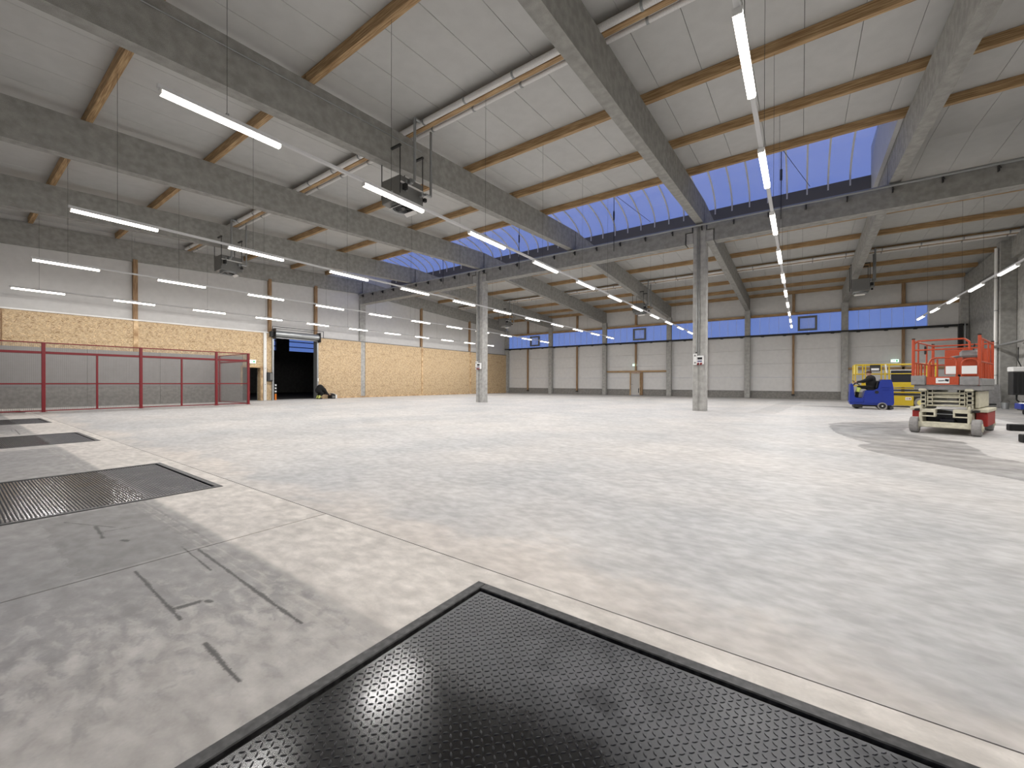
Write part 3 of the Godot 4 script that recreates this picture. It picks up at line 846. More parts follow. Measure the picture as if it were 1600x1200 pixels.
# ---------------------------------------------------------------- lights
func build_light_rows() -> void:
	var lamp_mesh := MB.new().box(Vector3(0, 0.022, 0), Vector3(0.094, 0.02, 1.42), 0.004).mesh()
	var diff := MB.new()
	var prof := PackedVector2Array([Vector2(-0.045, 0.012), Vector2(-0.044, -0.016), Vector2(-0.03, -0.038), Vector2(0.03, -0.038), Vector2(0.044, -0.016), Vector2(0.045, 0.012)])
	diff.prism(prof, in_xy, -0.7, 0.7)
	var diff_mesh := diff.mesh()
	var cap_mesh := MB.new().box(Vector3.ZERO, Vector3(0.094, 0.07, 0.012), 0.003).mesh()
	var rows := ["row beside the OSB wall", "second row from the OSB wall", "third row from the OSB wall", "fourth row from the OSB wall", "fifth row from the OSB wall", "row beside the grey side wall"]
	for r in 6:
		var x: float = ROW_X[r]
		var rail := base("light_rail", Vector3(x, LAMP_Y, 0))
		tag(rail, "thin white trunking rail of the %s" % rows[r], "light rail", "light trunking rails")
		part("rail", MB.new().span(-0.028, 0.028, 0.034, 0.084, -1.55, -31.65, 0.004), M.trunking, rail)
		for k in NEAR_PURLINS.size() * 2:
			var z: float = NEAR_PURLINS[k] if k < 7 else far_of(NEAR_PURLINS[k - 7])
			if z > -1.6 or z < -31.6: continue
			part("suspension_wire", MB.new().cyl(Vector3(0, 0.084, z), Vector3(0, purlin_y(z) - LAMP_Y, z), 0.0035, 5), M.wire, rail)
			part("hook", MB.new().span(-0.03, 0.03, 0.08, 0.11, z - 0.015, z + 0.015), M.zinc, rail)
		for k in 11:
			var l := base("strip_light", Vector3(x, LAMP_Y, -1.57 - 2.86 * k - 0.72))
			tag(l, "LED strip light, %s from the dock wall, in the %s" % [ORD[k], rows[r]], "strip light", "LED strip lights of the %s" % rows[r])
			part("housing", lamp_mesh, M.trunking, l)
			part("diffuser_lamp", diff_mesh, M.led_diffuser, l)
			part("end_cap", cap_mesh, M.white_plastic, l, Vector3(0, 0, 0.706))
			part("end_cap", cap_mesh, M.white_plastic, l, Vector3(0, 0, -0.706))
			# the two slanting faces of the diffuser
			for face in [-1.0, 1.0]:
				var a := AreaLight3D.new()
				a.name = "lamp_light"
				a.area_size = Vector2(0.05, 1.4)
				a.light_color = Color(1.0, 0.99, 0.985)
				a.light_energy = 5.6
				a.shadow_enabled = true
				a.area_range = 60.0
				l.add_child(a, true)
				a.basis = Basis(Vector3.BACK, deg_to_rad(27.0) * face) * Basis(Vector3.RIGHT, -PI / 2)
				a.position = Vector3(face * 0.03, -0.045, 0)

# ---------------------------------------------------------------- dock levelers
func build_levelers() -> void:
	# raised lens of the tread pattern, lying along x
	var b := MB.new()
	var n := 10
	var rim := []
	var crest := []
	for k in n:
		var a := TAU * k / n
		var cx := cos(a)
		var sy := sin(a)
		rim.append(Vector3(0.0114 * cx, 0, 0.0042 * sy * (1.0 - 0.35 * cx * cx)))
		crest.append(Vector3(0.0074 * cx, 0.0026, 0.0018 * sy))
	for k in n:
		var e := (k + 1) % n
		var mid: Vector3 = (rim[k] + rim[e]) * 0.5
		var nn := Vector3(mid.x * 0.4, 0.003, mid.z * 1.6).normalized()
		b.quad(rim[k], rim[e], crest[e], crest[k], nn)
		b.tri(Vector3(0, 0.0029, 0), crest[k], crest[e], Vector3.UP, Vector3.UP, Vector3.UP)
	var bump := b.mesh()
	var where := ["set in the floor, its wet-looking tread plate reflecting the strip lights", "beside the rubber scuff marks on the bare concrete", "third along the dock wall from the glossy one", "fourth along the dock wall, next to the red partition cage", "fifth along the dock wall, behind the partition cage"]
	for k in 4:
		var xc := -0.425 - 6.0 * k
		var l := base("dock_leveler", Vector3(xc, 0, -0.4))
		tag(l, "black steel dock leveler %s" % where[k], "dock leveler", "dock levelers along the dock wall")
		var z0 := -1.445
		var z1 := 1.75
		var fr := MB.new()
		fr.span(-1.125, -1.068, -0.25, 0.006, z0, z1, 0.004).span(1.068, 1.125, -0.25, 0.006, z0, z1, 0.004).span(-1.068, 1.068, -0.25, 0.006, z0, z0 + 0.057, 0.004)
		part("frame", fr, M.plate_frame, l)
		part("rubber_seal", MB.new().span(-1.062, -1.05, -0.1, -0.012, z0 + 0.07, z1).span(1.05, 1.062, -0.1, -0.012, z0 + 0.07, z1), M.rubber, l)
		part("platform", MB.new().span(-1.046, 1.046, -0.06, 0.0, z0 + 0.078, z1, 0.003), M.tread_plate, l)
		part("pit", MB.new().span(-1.12, 1.12, -0.6, -0.57, z0, z1), M.sealant, l)
		var mm := MultiMesh.new()
		mm.transform_format = MultiMesh.TRANSFORM_3D
		mm.mesh = bump
		var spots := []
		var ix := 0
		var x := -1.02
		while x < 1.03:
			var iz := 0
			var z := z0 + 0.1
			while z < z1 - 0.03:
				var a := PI / 4 if (ix + iz) % 2 == 0 else -PI / 4
				spots.append(Transform3D(Basis(Vector3.UP, a), Vector3(x, 0.0, z)))
				z += 0.0238
				iz += 1
			x += 0.0238
			ix += 1
		mm.instance_count = spots.size()
		for s in spots.size(): mm.set_instance_transform(s, spots[s])
		var o := MultiMeshInstance3D.new()
		o.name = "tread_pattern"
		o.multimesh = mm
		o.material_override = M.tread_crest
		o.set_meta("kind", "stuff")
		l.add_child(o, true)

# ---------------------------------------------------------------- pipes under the roof and along the girder
func build_pipes() -> void:
	for side in 2:
		for k in 2:
			var zc: float = NEAR_PURLINS[3] if side == 0 else far_of(NEAR_PURLINS[3])
			var z := zc + (0.17 if k == 0 else -0.17)
			var r := 0.075 if k == 0 else 0.055
			var y := purlin_y(z) + (0.05 if k == 0 else 0.0)
			var p := base("insulated_pipe", Vector3(0, y, z))
			tag(p, "%s silver insulated heating pipe beside a purlin %s the ridge skylight" % ["thick" if k == 0 else "thin", "before" if side == 0 else "beyond"], "pipe", "silver heating pipes under the roof")
			part("pipe", MB.new().cyl(Vector3(-27.2, 0, 0), Vector3(8.4, 0, 0), r, 16), M.foil, p)
			var x := -26.5
			var ring := MB.new().ring(Vector3.ZERO, Vector3.RIGHT, r + 0.012, 0.02, 16, 0.05).mesh()
			while x < 8.3:
				part("clamp", ring, M.zinc, p, Vector3(x, 0, 0))
				x += 1.5
	var g := base("girder_pipe", Vector3(0, 7.74, -18.3))
	tag(g, "grey pipe clipped along the front of the ridge girders below the skylight", "pipe")
	part("pipe", MB.new().cyl(Vector3(-27.2, 0, 0), Vector3(8.4, 0, 0), 0.05, 12), M.zinc, g)
	var x := -26.8
	var br := MB.new().span(-0.015, 0.015, -0.2, 0.03, -0.15, -0.04).box(Vector3(0, -0.1, 0.0), Vector3(0.03, 0.03, 0.2), 0.0, Basis(Vector3.RIGHT, 0.6)).mesh()
	while x < 8.3:
		part("bracket", br, M.dark_steel, g, Vector3(x, 0, 0))
		x += 1.17
	# skylight opener rods standing at the girder
	for xr in [-18.25, -12.5, -7.15, -0.65]:
		var q := base("skylight_opener", Vector3(xr, 0, -18.21))
		tag(q, "thin dark rod of the skylight opener, %s from the OSB wall" % ORD[[-18.25, -12.5, -7.15, -0.65].find(xr)], "opener rod", "skylight opener rods")
		part("rod", MB.new().cyl(Vector3(0, 7.3, 0), Vector3(0, 10.3, 0), 0.015, 8), M.dark_steel, q)
		part("cylinder", MB.new().cyl(Vector3(0, 8.75, 0), Vector3(0, 9.15, 0), 0.04, 10), M.dark_steel, q)
		part("brace", MB.new().cyl(Vector3(0, 9.95, 0), Vector3(0.9, 9.3, -2.6), 0.01, 6), M.dark_steel, q)
	# slim conduit along one beam
	var c := base("beam_conduit", Vector3(-9.33, 0, 0))
	tag(c, "slim pale conduit running along the side of a concrete roof beam towards the heater", "conduit")
	part("conduit", MB.new().cyl(Vector3(0, purlin_y(1.0) - 0.24, 1.0), Vector3(0, purlin_y(-8.4) - 0.24, -8.4), 0.014, 8), M.zinc, c)

# ---------------------------------------------------------------- unit heaters
func build_heaters() -> void:
	# built once under its beam, then copied; origin on the underside of the beam
	var h := base("unit_heater", Vector3(-9.2, beam_y(-7.6), -7.6))
	part("casing", MB.new().span(-0.4, 0.37, -1.15, -0.5, -0.42, 0.42, 0.015), M.grey_steel, h)
	part("air_outlet", MB.new().ring(Vector3(0, -1.18, 0), Vector3.DOWN, 0.34, 0.05, 28, 0.09), M.zinc, h)
	var bl := MB.new().cyl(Vector3(0, -1.2, 0), Vector3(0, -1.14, 0), 0.07, 12)
	for k in 6: bl.box(Vector3(0, -1.17, 0) + Vector3(cos(TAU * k / 6), 0, sin(TAU * k / 6)) * 0.18, Vector3(0.22, 0.01, 0.11), 0.0, Basis(Vector3.UP, -TAU * k / 6) * Basis(Vector3.RIGHT, 0.5))
	part("fan", bl, M.dark_steel, h)
	part("louvre", MB.new().box(Vector3(0, -1.25, 0.28), Vector3(0.46, 0.012, 0.12), 0.0, Basis(Vector3.RIGHT, 0.6)).box(Vector3(0, -1.25, -0.28), Vector3(0.46, 0.012, 0.12), 0.0, Basis(Vector3.RIGHT, -0.6)), M.white_paint, h)
	for s in [[0.36, 0.4], [0.36, -0.4], [-0.42, 0.4], [-0.42, -0.4]]:
		part("hanger_rod", MB.new().cyl(Vector3(s[0], -1.0, s[1]), Vector3(s[0], 0.3, s[1]), 0.014, 8), M.dark_steel, h)
		part("bracket", MB.new().span(s[0] + 0.02, 0.0 if s[0] > 0 else -0.45, 0.27, 0.32, s[1] - 0.03, s[1] + 0.03), M.dark_steel, h)
	var valve := MB.new()
	valve.cyl(Vector3(0.37, -0.62, 0.1), Vector3(0.6, -0.62, 0.1), 0.035, 10).cyl(Vector3(0.37, -0.85, -0.3), Vector3(0.6, -0.85, -0.3), 0.035, 10).box(Vector3(0.45, -0.6, 0.1), Vector3(0.1, 0.14, 0.1), 0.01).box(Vector3(0.5, -0.85, -0.25), Vector3(0.09, 0.12, 0.09), 0.01).cyl(Vector3(0.44, -0.95, 0.25), Vector3(0.44, -0.62, 0.25), 0.02, 8)
	part("valve_set", valve, M.zinc, h)
	part("actuator", MB.new().box(Vector3(0.45, -0.82, 0.3), Vector3(0.12, 0.16, 0.1), 0.01).box(Vector3(0.52, -0.98, -0.34), Vector3(0.09, 0.1, 0.09), 0.01), M.black, h)
	part("control_tray", MB.new().span(0.37, 0.41, -0.72, -0.68, -0.4, 0.4, 0.004), M.white_paint, h)
	# supply and return risers up to the pipes
	part("riser", MB.new().cyl(Vector3(0.6, -0.62, 0.1), Vector3(0.6, 1.07, 0.1), 0.04, 12).cyl(Vector3(0.6, 1.07, 0.1), Vector3(0.6, 1.07, -0.15), 0.04, 12), M.zinc, h)
	part("riser", MB.new().cyl(Vector3(0.6, -0.85, -0.49), Vector3(0.6, 1.03, -0.49), 0.035, 12).cyl(Vector3(0.6, -0.85, -0.49), Vector3(0.6, -0.85, -0.3), 0.035, 12), M.zinc, h)
	tag(h, "grey unit air heater hung before the ridge, fourth beam from the OSB wall", "air heater", "unit air heaters under the beams")
	var others := [[-21.2, -7.6, "grey unit air heater hung before the ridge near the red partition cage"], [-9.45, -29.15, "grey unit air heater hung beyond the ridge girder between the two free columns"], [-21.5, -29.15, "grey unit air heater hung beyond the ridge near the OSB wall"], [2.6, -29.15, "grey unit air heater hung beyond the ridge above the blue cleaning machine"]]
	for o in others:
		var c := copy(h, "unit_heater", Vector3(o[0], beam_y(o[1]), o[1]))
		c.set_meta("label", o[2])

# ---------------------------------------------------------------- red mesh partition
func build_partition() -> void:
	var p := base("mesh_partition", Vector3(-23.4, 0, 0))
	tag(p, "red framed wire mesh partition cage along the OSB wall", "partition")
	var red: Material = M.partition_red
	for z in [0.9, -2.28, -5.07, -7.87, -9.29]:
		part("post", MB.new().box(Vector3(0, 1.32, z), Vector3(0.1, 2.64, 0.1), 0.006), red, p)
		part("foot_plate", MB.new().box(Vector3(0, 0.006, z), Vector3(0.18, 0.012, 0.18)), red, p)
	for z in [-0.7, -3.72, -6.5]:
		part("thin_post", MB.new().box(Vector3(0, 1.13, z), Vector3(0.05, 2.2, 0.06), 0.004), red, p)
	for y in [[0.05, 0.04], [1.07, 0.05], [2.25, 0.09], [2.62, 0.04]]:
		part("rail", MB.new().span(-0.03, 0.03, y[0] - y[1] * 0.5, y[0] + y[1] * 0.5, 0.9, -9.29, 0.004), red, p)
		part("rail", MB.new().span(-0.03, -3.75, y[0] - y[1] * 0.5, y[0] + y[1] * 0.5, -9.27, -9.31, 0.004), red, p)
	part("post", MB.new().box(Vector3(-3.7, 1.32, -9.29), Vector3(0.1, 2.64, 0.1), 0.006), red, p)
	# welded wire infill, one sheet per bay
	var zs := [0.85, -0.7, -2.28, -3.72, -5.07, -6.5, -7.87, -9.29]
	for k in 7:
		var m := MB.new()
		var z: float = zs[k] - 0.04
		while z > zs[k + 1] + 0.03:
			m.span(-0.004, 0.004, 0.07, 2.6, z - 0.003, z + 0.003)
			z -= 0.05
		var y := 0.1
		while y < 2.6:
			m.span(0.004, 0.01, y - 0.003, y + 0.003, zs[k] - 0.03, zs[k + 1] + 0.03)
			y += 0.05
		part("mesh_sheet", m, M.mesh_wire, p)
	var e := MB.new()
	var x := -0.08
	while x > -3.64:
		e.span(x - 0.003, x + 0.003, 0.07, 2.6, -9.294, -9.286)
		x -= 0.05
	var y := 0.1
	while y < 2.6:
		e.span(-0.06, -3.64, y - 0.003, y + 0.003, -9.3, -9.294)
		y += 0.05
	part("mesh_sheet", e, M.mesh_wire, p)

# ---------------------------------------------------------------- roller door and what stands by it
func build_roller_door() -> void:
	var d := tag(base("door_8", Vector3(-27.2, 0, 0)), "rolled-up steel roller door in the OSB wall", "", "", "structure")
	for z in [-12.16, -15.06]:
		part("guide_rail", MB.new().span(-0.35, 0.12, 0.0, 4.0, z - 0.05, z + 0.05, 0.006), M.zinc, d)
		part("bearing_plate", MB.new().span(-0.05, 0.5, 3.85, 4.5, z - 0.012, z + 0.012), M.dark_steel, d)
	part("rolled_curtain", MB.new().cyl(Vector3(0.22, 4.2, -12.18), Vector3(0.22, 4.2, -15.04), 0.2, 20), M.zinc, d)
	part("bottom_bar", MB.new().span(0.0, 0.08, 3.93, 4.04, -12.22, -15.0, 0.006), M.zinc, d)
	part("shaft", MB.new().cyl(Vector3(0.22, 4.2, -11.95), Vector3(0.22, 4.2, -15.2), 0.045, 12), M.dark_steel, d)
	part("motor", MB.new().box(Vector3(0.22, 4.15, -12.02), Vector3(0.2, 0.34, 0.2), 0.02), M.black, d)
	part("guard_frame", MB.new().path([Vector3(0.5, 4.15, -11.95), Vector3(0.5, 4.6, -11.95), Vector3(0.5, 4.6, -15.25), Vector3(0.5, 4.15, -15.25)], 0.02), M.dark_steel, d)
	part("photo_cell", MB.new().span(0.12, 0.17, 1.2, 1.42, -15.1, -15.02, 0.006), M.white_plastic, d)
	var p := base("conduit_duct", Vector3(-27.14, 0, -11.7))
	tag(p, "white vertical duct between the dark doorway and the roller door", "duct")
	part("duct", MB.new().box(Vector3(0, 2.1, 0), Vector3(0.11, 4.2, 0.16), 0.012), M.white_paint, p)
	for y in [0.6, 1.0, 2.0, 3.2]: part("screw", MB.new().cyl(Vector3(0.055, y, 0), Vector3(0.065, y, 0), 0.02, 8), M.grey_steel, p)
	p = base("door_control_box", Vector3(-27.19, 1.2, -11.95))
	tag(p, "dark control box with a cable loop beside the roller door", "control box")
	part("box", MB.new().span(0.0, 0.17, 0.0, 0.55, -0.17, 0.15, 0.015), M.dark_steel, p)
	part("cover", MB.new().span(0.17, 0.185, 0.08, 0.5, -0.13, 0.0, 0.004), M.grey_steel, p)
	part("cable", MB.new().path([Vector3(0.05, 0.55, 0.1), Vector3(0.05, 0.75, 0.1), Vector3(0.03, 0.8, 0.1)], 0.012), M.black, p)
	p = base("bollard", Vector3(-27.35, 0, -12.42))
	tag(p, "striped guard bollard with an orange foot inside the roller door opening", "bollard")
	part("foot", MB.new().cyl(Vector3.ZERO, Vector3(0, 0.4, 0), 0.06, 14), M.orange_paint, p)
	for k in 6: part("band", MB.new().cyl(Vector3(0, 0.4 + 0.1 * k, 0), Vector3(0, 0.5 + 0.1 * k, 0), 0.06, 14), M.black if k % 2 == 0 else M.white_plastic, p)

# ---------------------------------------------------------------- boxes and conduits on the two free columns
func build_column_boxes() -> void:
	for x in [-15.5, -3.5]:
		var which := "the column nearer the OSB wall" if x < -10 else "the column before the white panel bays"
		var s := base("switch_box", Vector3(x - 0.13, 1.93, -18.45))
		tag(s, "tall narrow white box on %s" % which, "electrical box", "narrow boxes on the free columns")
		part("case", MB.new().span(-0.07, 0.07, 0.0, 0.47, 0.0, 0.12, 0.01), M.white_plastic, s)
		part("switch", MB.new().span(-0.03, 0.03, 0.35, 0.42, 0.12, 0.13), M.grey_steel, s)
		part("switch", MB.new().span(-0.03, 0.03, 0.06, 0.12, 0.12, 0.13), M.grey_steel, s)
		var q := base("socket_box", Vector3(x + 0.06, 1.95, -18.45))
		tag(q, "white socket distribution box with red sockets below on %s" % which, "electrical box", "socket boxes on the free columns")
		part("case", MB.new().span(-0.11, 0.13, 0.0, 0.36, 0.0, 0.14, 0.012), M.white_plastic, q)
		part("breaker_window", MB.new().span(-0.09, 0.09, 0.2, 0.29, 0.14, 0.15), M.black, q)
		part("socket_row", MB.new().span(-0.09, 0.08, 0.11, 0.15, 0.14, 0.152), M.blue_socket, q)
		for dx in [-0.06, 0.05]: part("socket", MB.new().cyl(Vector3(dx, 0.04, 0.13), Vector3(dx, 0.0, 0.2), 0.038, 12), M.red_socket, q)
		var c := base("conduit", Vector3(x, 0, -18.44))
		tag(c, "pair of thin conduits running up %s to the girder" % which, "conduit", "conduits on the free columns")
		for dx in [-0.085, 0.0]: part("tube", MB.new().cyl(Vector3(dx, 2.33 if dx == 0.0 else 2.45, 0.015), Vector3(dx, 7.7, 0.015), 0.014, 8), M.zinc, c)
		part("elbow", MB.new().path([Vector3(-0.085, 2.46, 0.015), Vector3(-0.12, 2.43, 0.04)], 0.018), M.dark_steel, c)

# ---------------------------------------------------------------- scissor lift with orange guard rails
func wheel(parent: Node3D, called: String, at: Vector3, r: float, w: float, tyre: Material, hub: Material) -> void:
	var t := part(called, MB.new().cyl(at - Vector3(w * 0.5, 0, 0), at + Vector3(w * 0.5, 0, 0), r - 0.012, 28).cyl(at - Vector3(w * 0.42, 0, 0), at + Vector3(w * 0.42, 0, 0), r, 28), tyre, parent)
	part("hub", MB.new().cyl(at - Vector3(w * 0.5 + 0.012, 0, 0), at + Vector3(w * 0.5 + 0.012, 0, 0), r * 0.5, 18).cyl(at - Vector3(w * 0.5 + 0.03, 0, 0), at + Vector3(w * 0.5 + 0.03, 0, 0), r * 0.2, 12), hub, t)

func build_orange_lift() -> void:
	var l := base("scissor_lift", Vector3(3.065, 0, -14.545), deg_to_rad(-19.0))
	tag(l, "folded scissor lift with cream chassis and orange guard rails", "scissor lift")
	var cr: Material = M.lift_cream
	var og: Material = M.lift_orange
	var gr: Material = M.lift_grey
	for s in [[-0.5, 1.03], [0.5, 1.03], [-0.5, -1.03], [0.5, -1.03]]:
		wheel(l, "wheel", Vector3(s[0], 0.19, s[1]), 0.19, 0.15, M.tyre_grey, M.lift_cream)
	# chassis: floor pan, side cheeks, front cross beam, two front pockets
	part("chassis", MB.new().span(-0.36, 0.36, 0.14, 0.24, -1.2, 0.98, 0.01).span(-0.42, -0.36, 0.14, 0.5, -1.2, 1.1, 0.008).span(0.36, 0.42, 0.14, 0.5, -1.2, 1.1, 0.008).span(-0.42, 0.42, 0.14, 0.5, -1.25, -1.2, 0.008), cr, l)
	part("front_beam", MB.new().span(-0.46, 0.46, 0.15, 0.28, 1.0, 1.12, 0.012), cr, l)
	part("chassis_interior", MB.new().span(-0.355, 0.355, 0.26, 0.5, -1.1, 0.7), M.black, l)
	part("front_unit", MB.new().box(Vector3(0.02, 0.31, 0.82), Vector3(0.26, 0.1, 0.2), 0.02), M.navy, l)
	for s in [-1.0, 1.0]:
		var m := MB.new()
		m.span(s * 0.14, s * 0.4, 0.5, 0.58, 0.9, 1.12, 0.006)
		# open frame below the pocket
		m.span(s * 0.14, s * 0.17, 0.41, 0.5, 0.95, 1.12).span(s * 0.37, s * 0.4, 0.2, 0.66, 0.95, 1.12).span(s * 0.14, s * 0.4, 0.40, 0.425, 0.95, 1.12)
		part("front_bracket", m, cr, l)
	part("front_wire", MB.new().cyl(Vector3(-0.16, 0.47, 1.1), Vector3(0.16, 0.47, 1.1), 0.008, 6), M.zinc, l)
	# side trays, red and dark
	for s in [-1.0, 1.0]:
		part("battery_tray", MB.new().span(s * 0.44, s * 0.62, 0.2, 0.52, -0.75, 0.62, 0.012), M.lift_red, l)
		part("tray_lid", MB.new().span(s * 0.4, s * 0.64, 0.525, 0.6, -0.8, 0.75, 0.012), cr, l)
		part("ladder_step", MB.new().span(s * 0.43, s * 0.52, 0.52, 0.57, 0.76, 1.0, 0.01), M.black, l)
	# folded scissor stack: four levels of rectangular tube on each side, inner and outer
	for lev in 4:
		for s in [-1.0, 1.0]:
			for k in 2:
				var xi: float = s * (0.26 + 0.115 * k)
				var y := 0.645 + 0.1 * lev + (0.05 if k == 0 else 0.0)
				var arm := MB.new()
				arm.span(xi - 0.045, xi + 0.045, y + 0.03, y + 0.042, -1.0, 0.95).span(xi - 0.045, xi + 0.045, y - 0.042, y - 0.03, -1.0, 0.95)
				arm.span(xi - 0.045, xi - 0.034, y - 0.03, y + 0.03, -1.0, 0.95).span(xi + 0.034, xi + 0.045, y - 0.03, y + 0.03, -1.0, 0.95)
				part("scissor_arm", arm, cr, l)
				part("tube_shade", MB.new().span(xi - 0.034, xi + 0.034, y - 0.03, y + 0.03, -0.9, 0.86), M.black, l)  # black fill stands in for the shade inside the hollow tube
	for y in [0.66, 0.76, 0.86, 0.96]:
		part("cross_tube", MB.new().cyl(Vector3(-0.32, y, 0.9), Vector3(0.32, y, 0.9), 0.022, 12), cr, l)
	part("lift_cylinder", MB.new().cyl(Vector3(-0.2, 0.9, 0.8), Vector3(0.2, 0.9, 0.8), 0.05, 14).span(-0.2, 0.2, 0.84, 0.92, 0.2, 0.82, 0.01), cr, l)
	part("lift_cylinder", MB.new().cyl(Vector3(-0.2, 0.74, 0.8), Vector3(0.2, 0.74, 0.8), 0.045, 14), M.lift_grey, l)
	part("side_panel", MB.new().span(0.44, 0.5, 0.62, 1.0, -0.95, 0.75, 0.01), cr, l)
	# platform
	part("deck", MB.new().span(-0.52, 0.56, 1.03, 1.14, -1.25, 1.05, 0.01), gr, l)
	for x in [-0.37, 0.38]: part("slide_roller", MB.new().span(x - 0.07, x + 0.07, 1.0, 1.06, 0.95, 1.08, 0.02), cr, l)
	part("toe_box", MB.new().span(-0.56, -0.32, 1.15, 1.37, 0.95, 1.12, 0.008), gr, l)
	part("toe_box", MB.new().span(0.24, 0.53, 1.15, 1.34, 0.95, 1.12, 0.008), gr, l)
	part("toe_board", MB.new().span(0.53, 0.57, 1.14, 1.3, -1.25, 1.1, 0.006), gr, l)
	part("toe_board", MB.new().span(-0.56, -0.52, 1.14, 1.3, -1.25, 1.1, 0.006), gr, l)
	# corner posts
	for s in [[-0.53, 1.06, 2.24], [0.53, 1.06, 2.26], [-0.53, -1.2, 2.24], [0.53, -1.2, 2.24]]:
		part("corner_post", MB.new().span(s[0] - 0.027, s[0] + 0.027, 1.14, s[2], s[1] - 0.027, s[1] + 0.027, 0.008), og, l)
		part("post_cap", MB.new().span(s[0] - 0.03, s[0] + 0.03, s[2], s[2] + 0.03, s[1] - 0.025, s[1] + 0.025, 0.006), M.black, l)
	# rails
	for s in [-1.0, 1.0]:
		part("top_rail", MB.new().cyl(Vector3(s * 0.53, 2.2, 1.06), Vector3(s * 0.53, 2.2, -1.2), 0.022, 10), og, l)
		part("mid_rail", MB.new().cyl(Vector3(s * 0.53, 1.68, 1.06), Vector3(s * 0.53, 1.68, -1.2), 0.02, 10), og, l)
		for z in [0.75, 0.5, 0.2, -0.2, -0.6, -0.95]: part("baluster", MB.new().cyl(Vector3(s * 0.53, 1.16, z), Vector3(s * 0.53, 1.68, z), 0.018, 8), og, l)
		for z in [0.55, -0.4]: part("upright", MB.new().cyl(Vector3(s * 0.53, 1.68, z), Vector3(s * 0.53, 2.2, z), 0.018, 8), og, l)
	part("top_rail", MB.new().path([Vector3(-0.53, 2.12, 1.06), Vector3(-0.46, 2.2, 1.06), Vector3(0.3, 2.2, 1.06), Vector3(0.38, 2.12, 1.06), Vector3(0.38, 1.95, 1.06)], 0.02), og, l)
	part("mid_rail", MB.new().cyl(Vector3(-0.53, 1.98, 1.06), Vector3(0.53, 1.98, 1.06), 0.018, 10), og, l)
	for y in [1.68, 2.2]: part("top_rail", MB.new().cyl(Vector3(-0.53, y, -1.2), Vector3(0.53, y, -1.2), 0.02, 10), og, l)
	# front gates: two hoops
	for a in [[-0.25, 0.19, 1.78], [0.27, 0.53, 1.74]]:
		var x0: float = a[0]
		var x1: float = a[1]
		var yt: float = a[2]
		part("gate_hoop", MB.new().path([Vector3(x0, 1.16, 1.08), Vector3(x0, yt - 0.1, 1.08), Vector3(x0 + 0.03, yt - 0.03, 1.08), Vector3(x0 + 0.1, yt, 1.08), Vector3(x1 - 0.1, yt, 1.08), Vector3(x1 - 0.03, yt - 0.03, 1.08), Vector3(x1, yt - 0.1, 1.08), Vector3(x1, 1.16, 1.08)], 0.02), og, l)
	part("gate_upright", MB.new().cyl(Vector3(-0.12, 1.16, 1.08), Vector3(-0.12, 1.75, 1.08), 0.016, 8), og, l)
	part("kick_plate", MB.new().span(-0.3, 0.23, 1.15, 1.34, 1.05, 1.1, 0.008), og, l)
	var np := part("name_plate", MB.new().span(-0.14, 0.08, 1.185, 1.31, 1.1, 1.108), M.white_plastic, l)
	part("print", MB.new().box(Vector3(-0.05, 1.245, 1.109), Vector3(0.1, 0.02, 0.002), 0.0, Basis(Vector3.BACK, 0.06)).box(Vector3(0.04, 1.255, 1.109), Vector3(0.06, 0.05, 0.002), 0.0, Basis(Vector3.BACK, -0.3)), M.navy, np)
	# rear tool board and control console
	part("rear_panel", MB.new().span(-0.3, 0.5, 1.42, 2.08, -1.17, -1.13, 0.01), og, l)
	part("side_box", MB.new().span(0.2, 0.5, 1.35, 2.0, 0.1, 0.45, 0.02), og, l)
	part("control_console", MB.new().box(Vector3(0.36, 1.86, 0.85), Vector3(0.3, 0.16, 0.22), 0.04).box(Vector3(0.46, 1.95, 0.85), Vector3(0.1, 0.12, 0.12), 0.03), M.lift_grey, l)
	part("joystick", MB.new().cyl(Vector3(0.42, 1.9, 0.9), Vector3(0.44, 2.08, 0.9), 0.012, 8), M.black, l)
	part("grip", MB.new().span(-0.42, -0.38, 1.9, 2.1, 0.55, 0.6, 0.01), M.black, l)
	for a in [[0.02, 0.18], [0.27, 0.5]]:
		part("placard", MB.new().span(a[0], a[1], 1.4, 1.58, 1.11, 1.116), M.white_plastic, l)
	part("folded_sheet", MB.new().box(Vector3(0.15, 1.82, 0.55), Vector3(0.3, 0.05, 0.2), 0.02, Basis(Vector3.BACK, 0.2)), M.lift_grey, l)

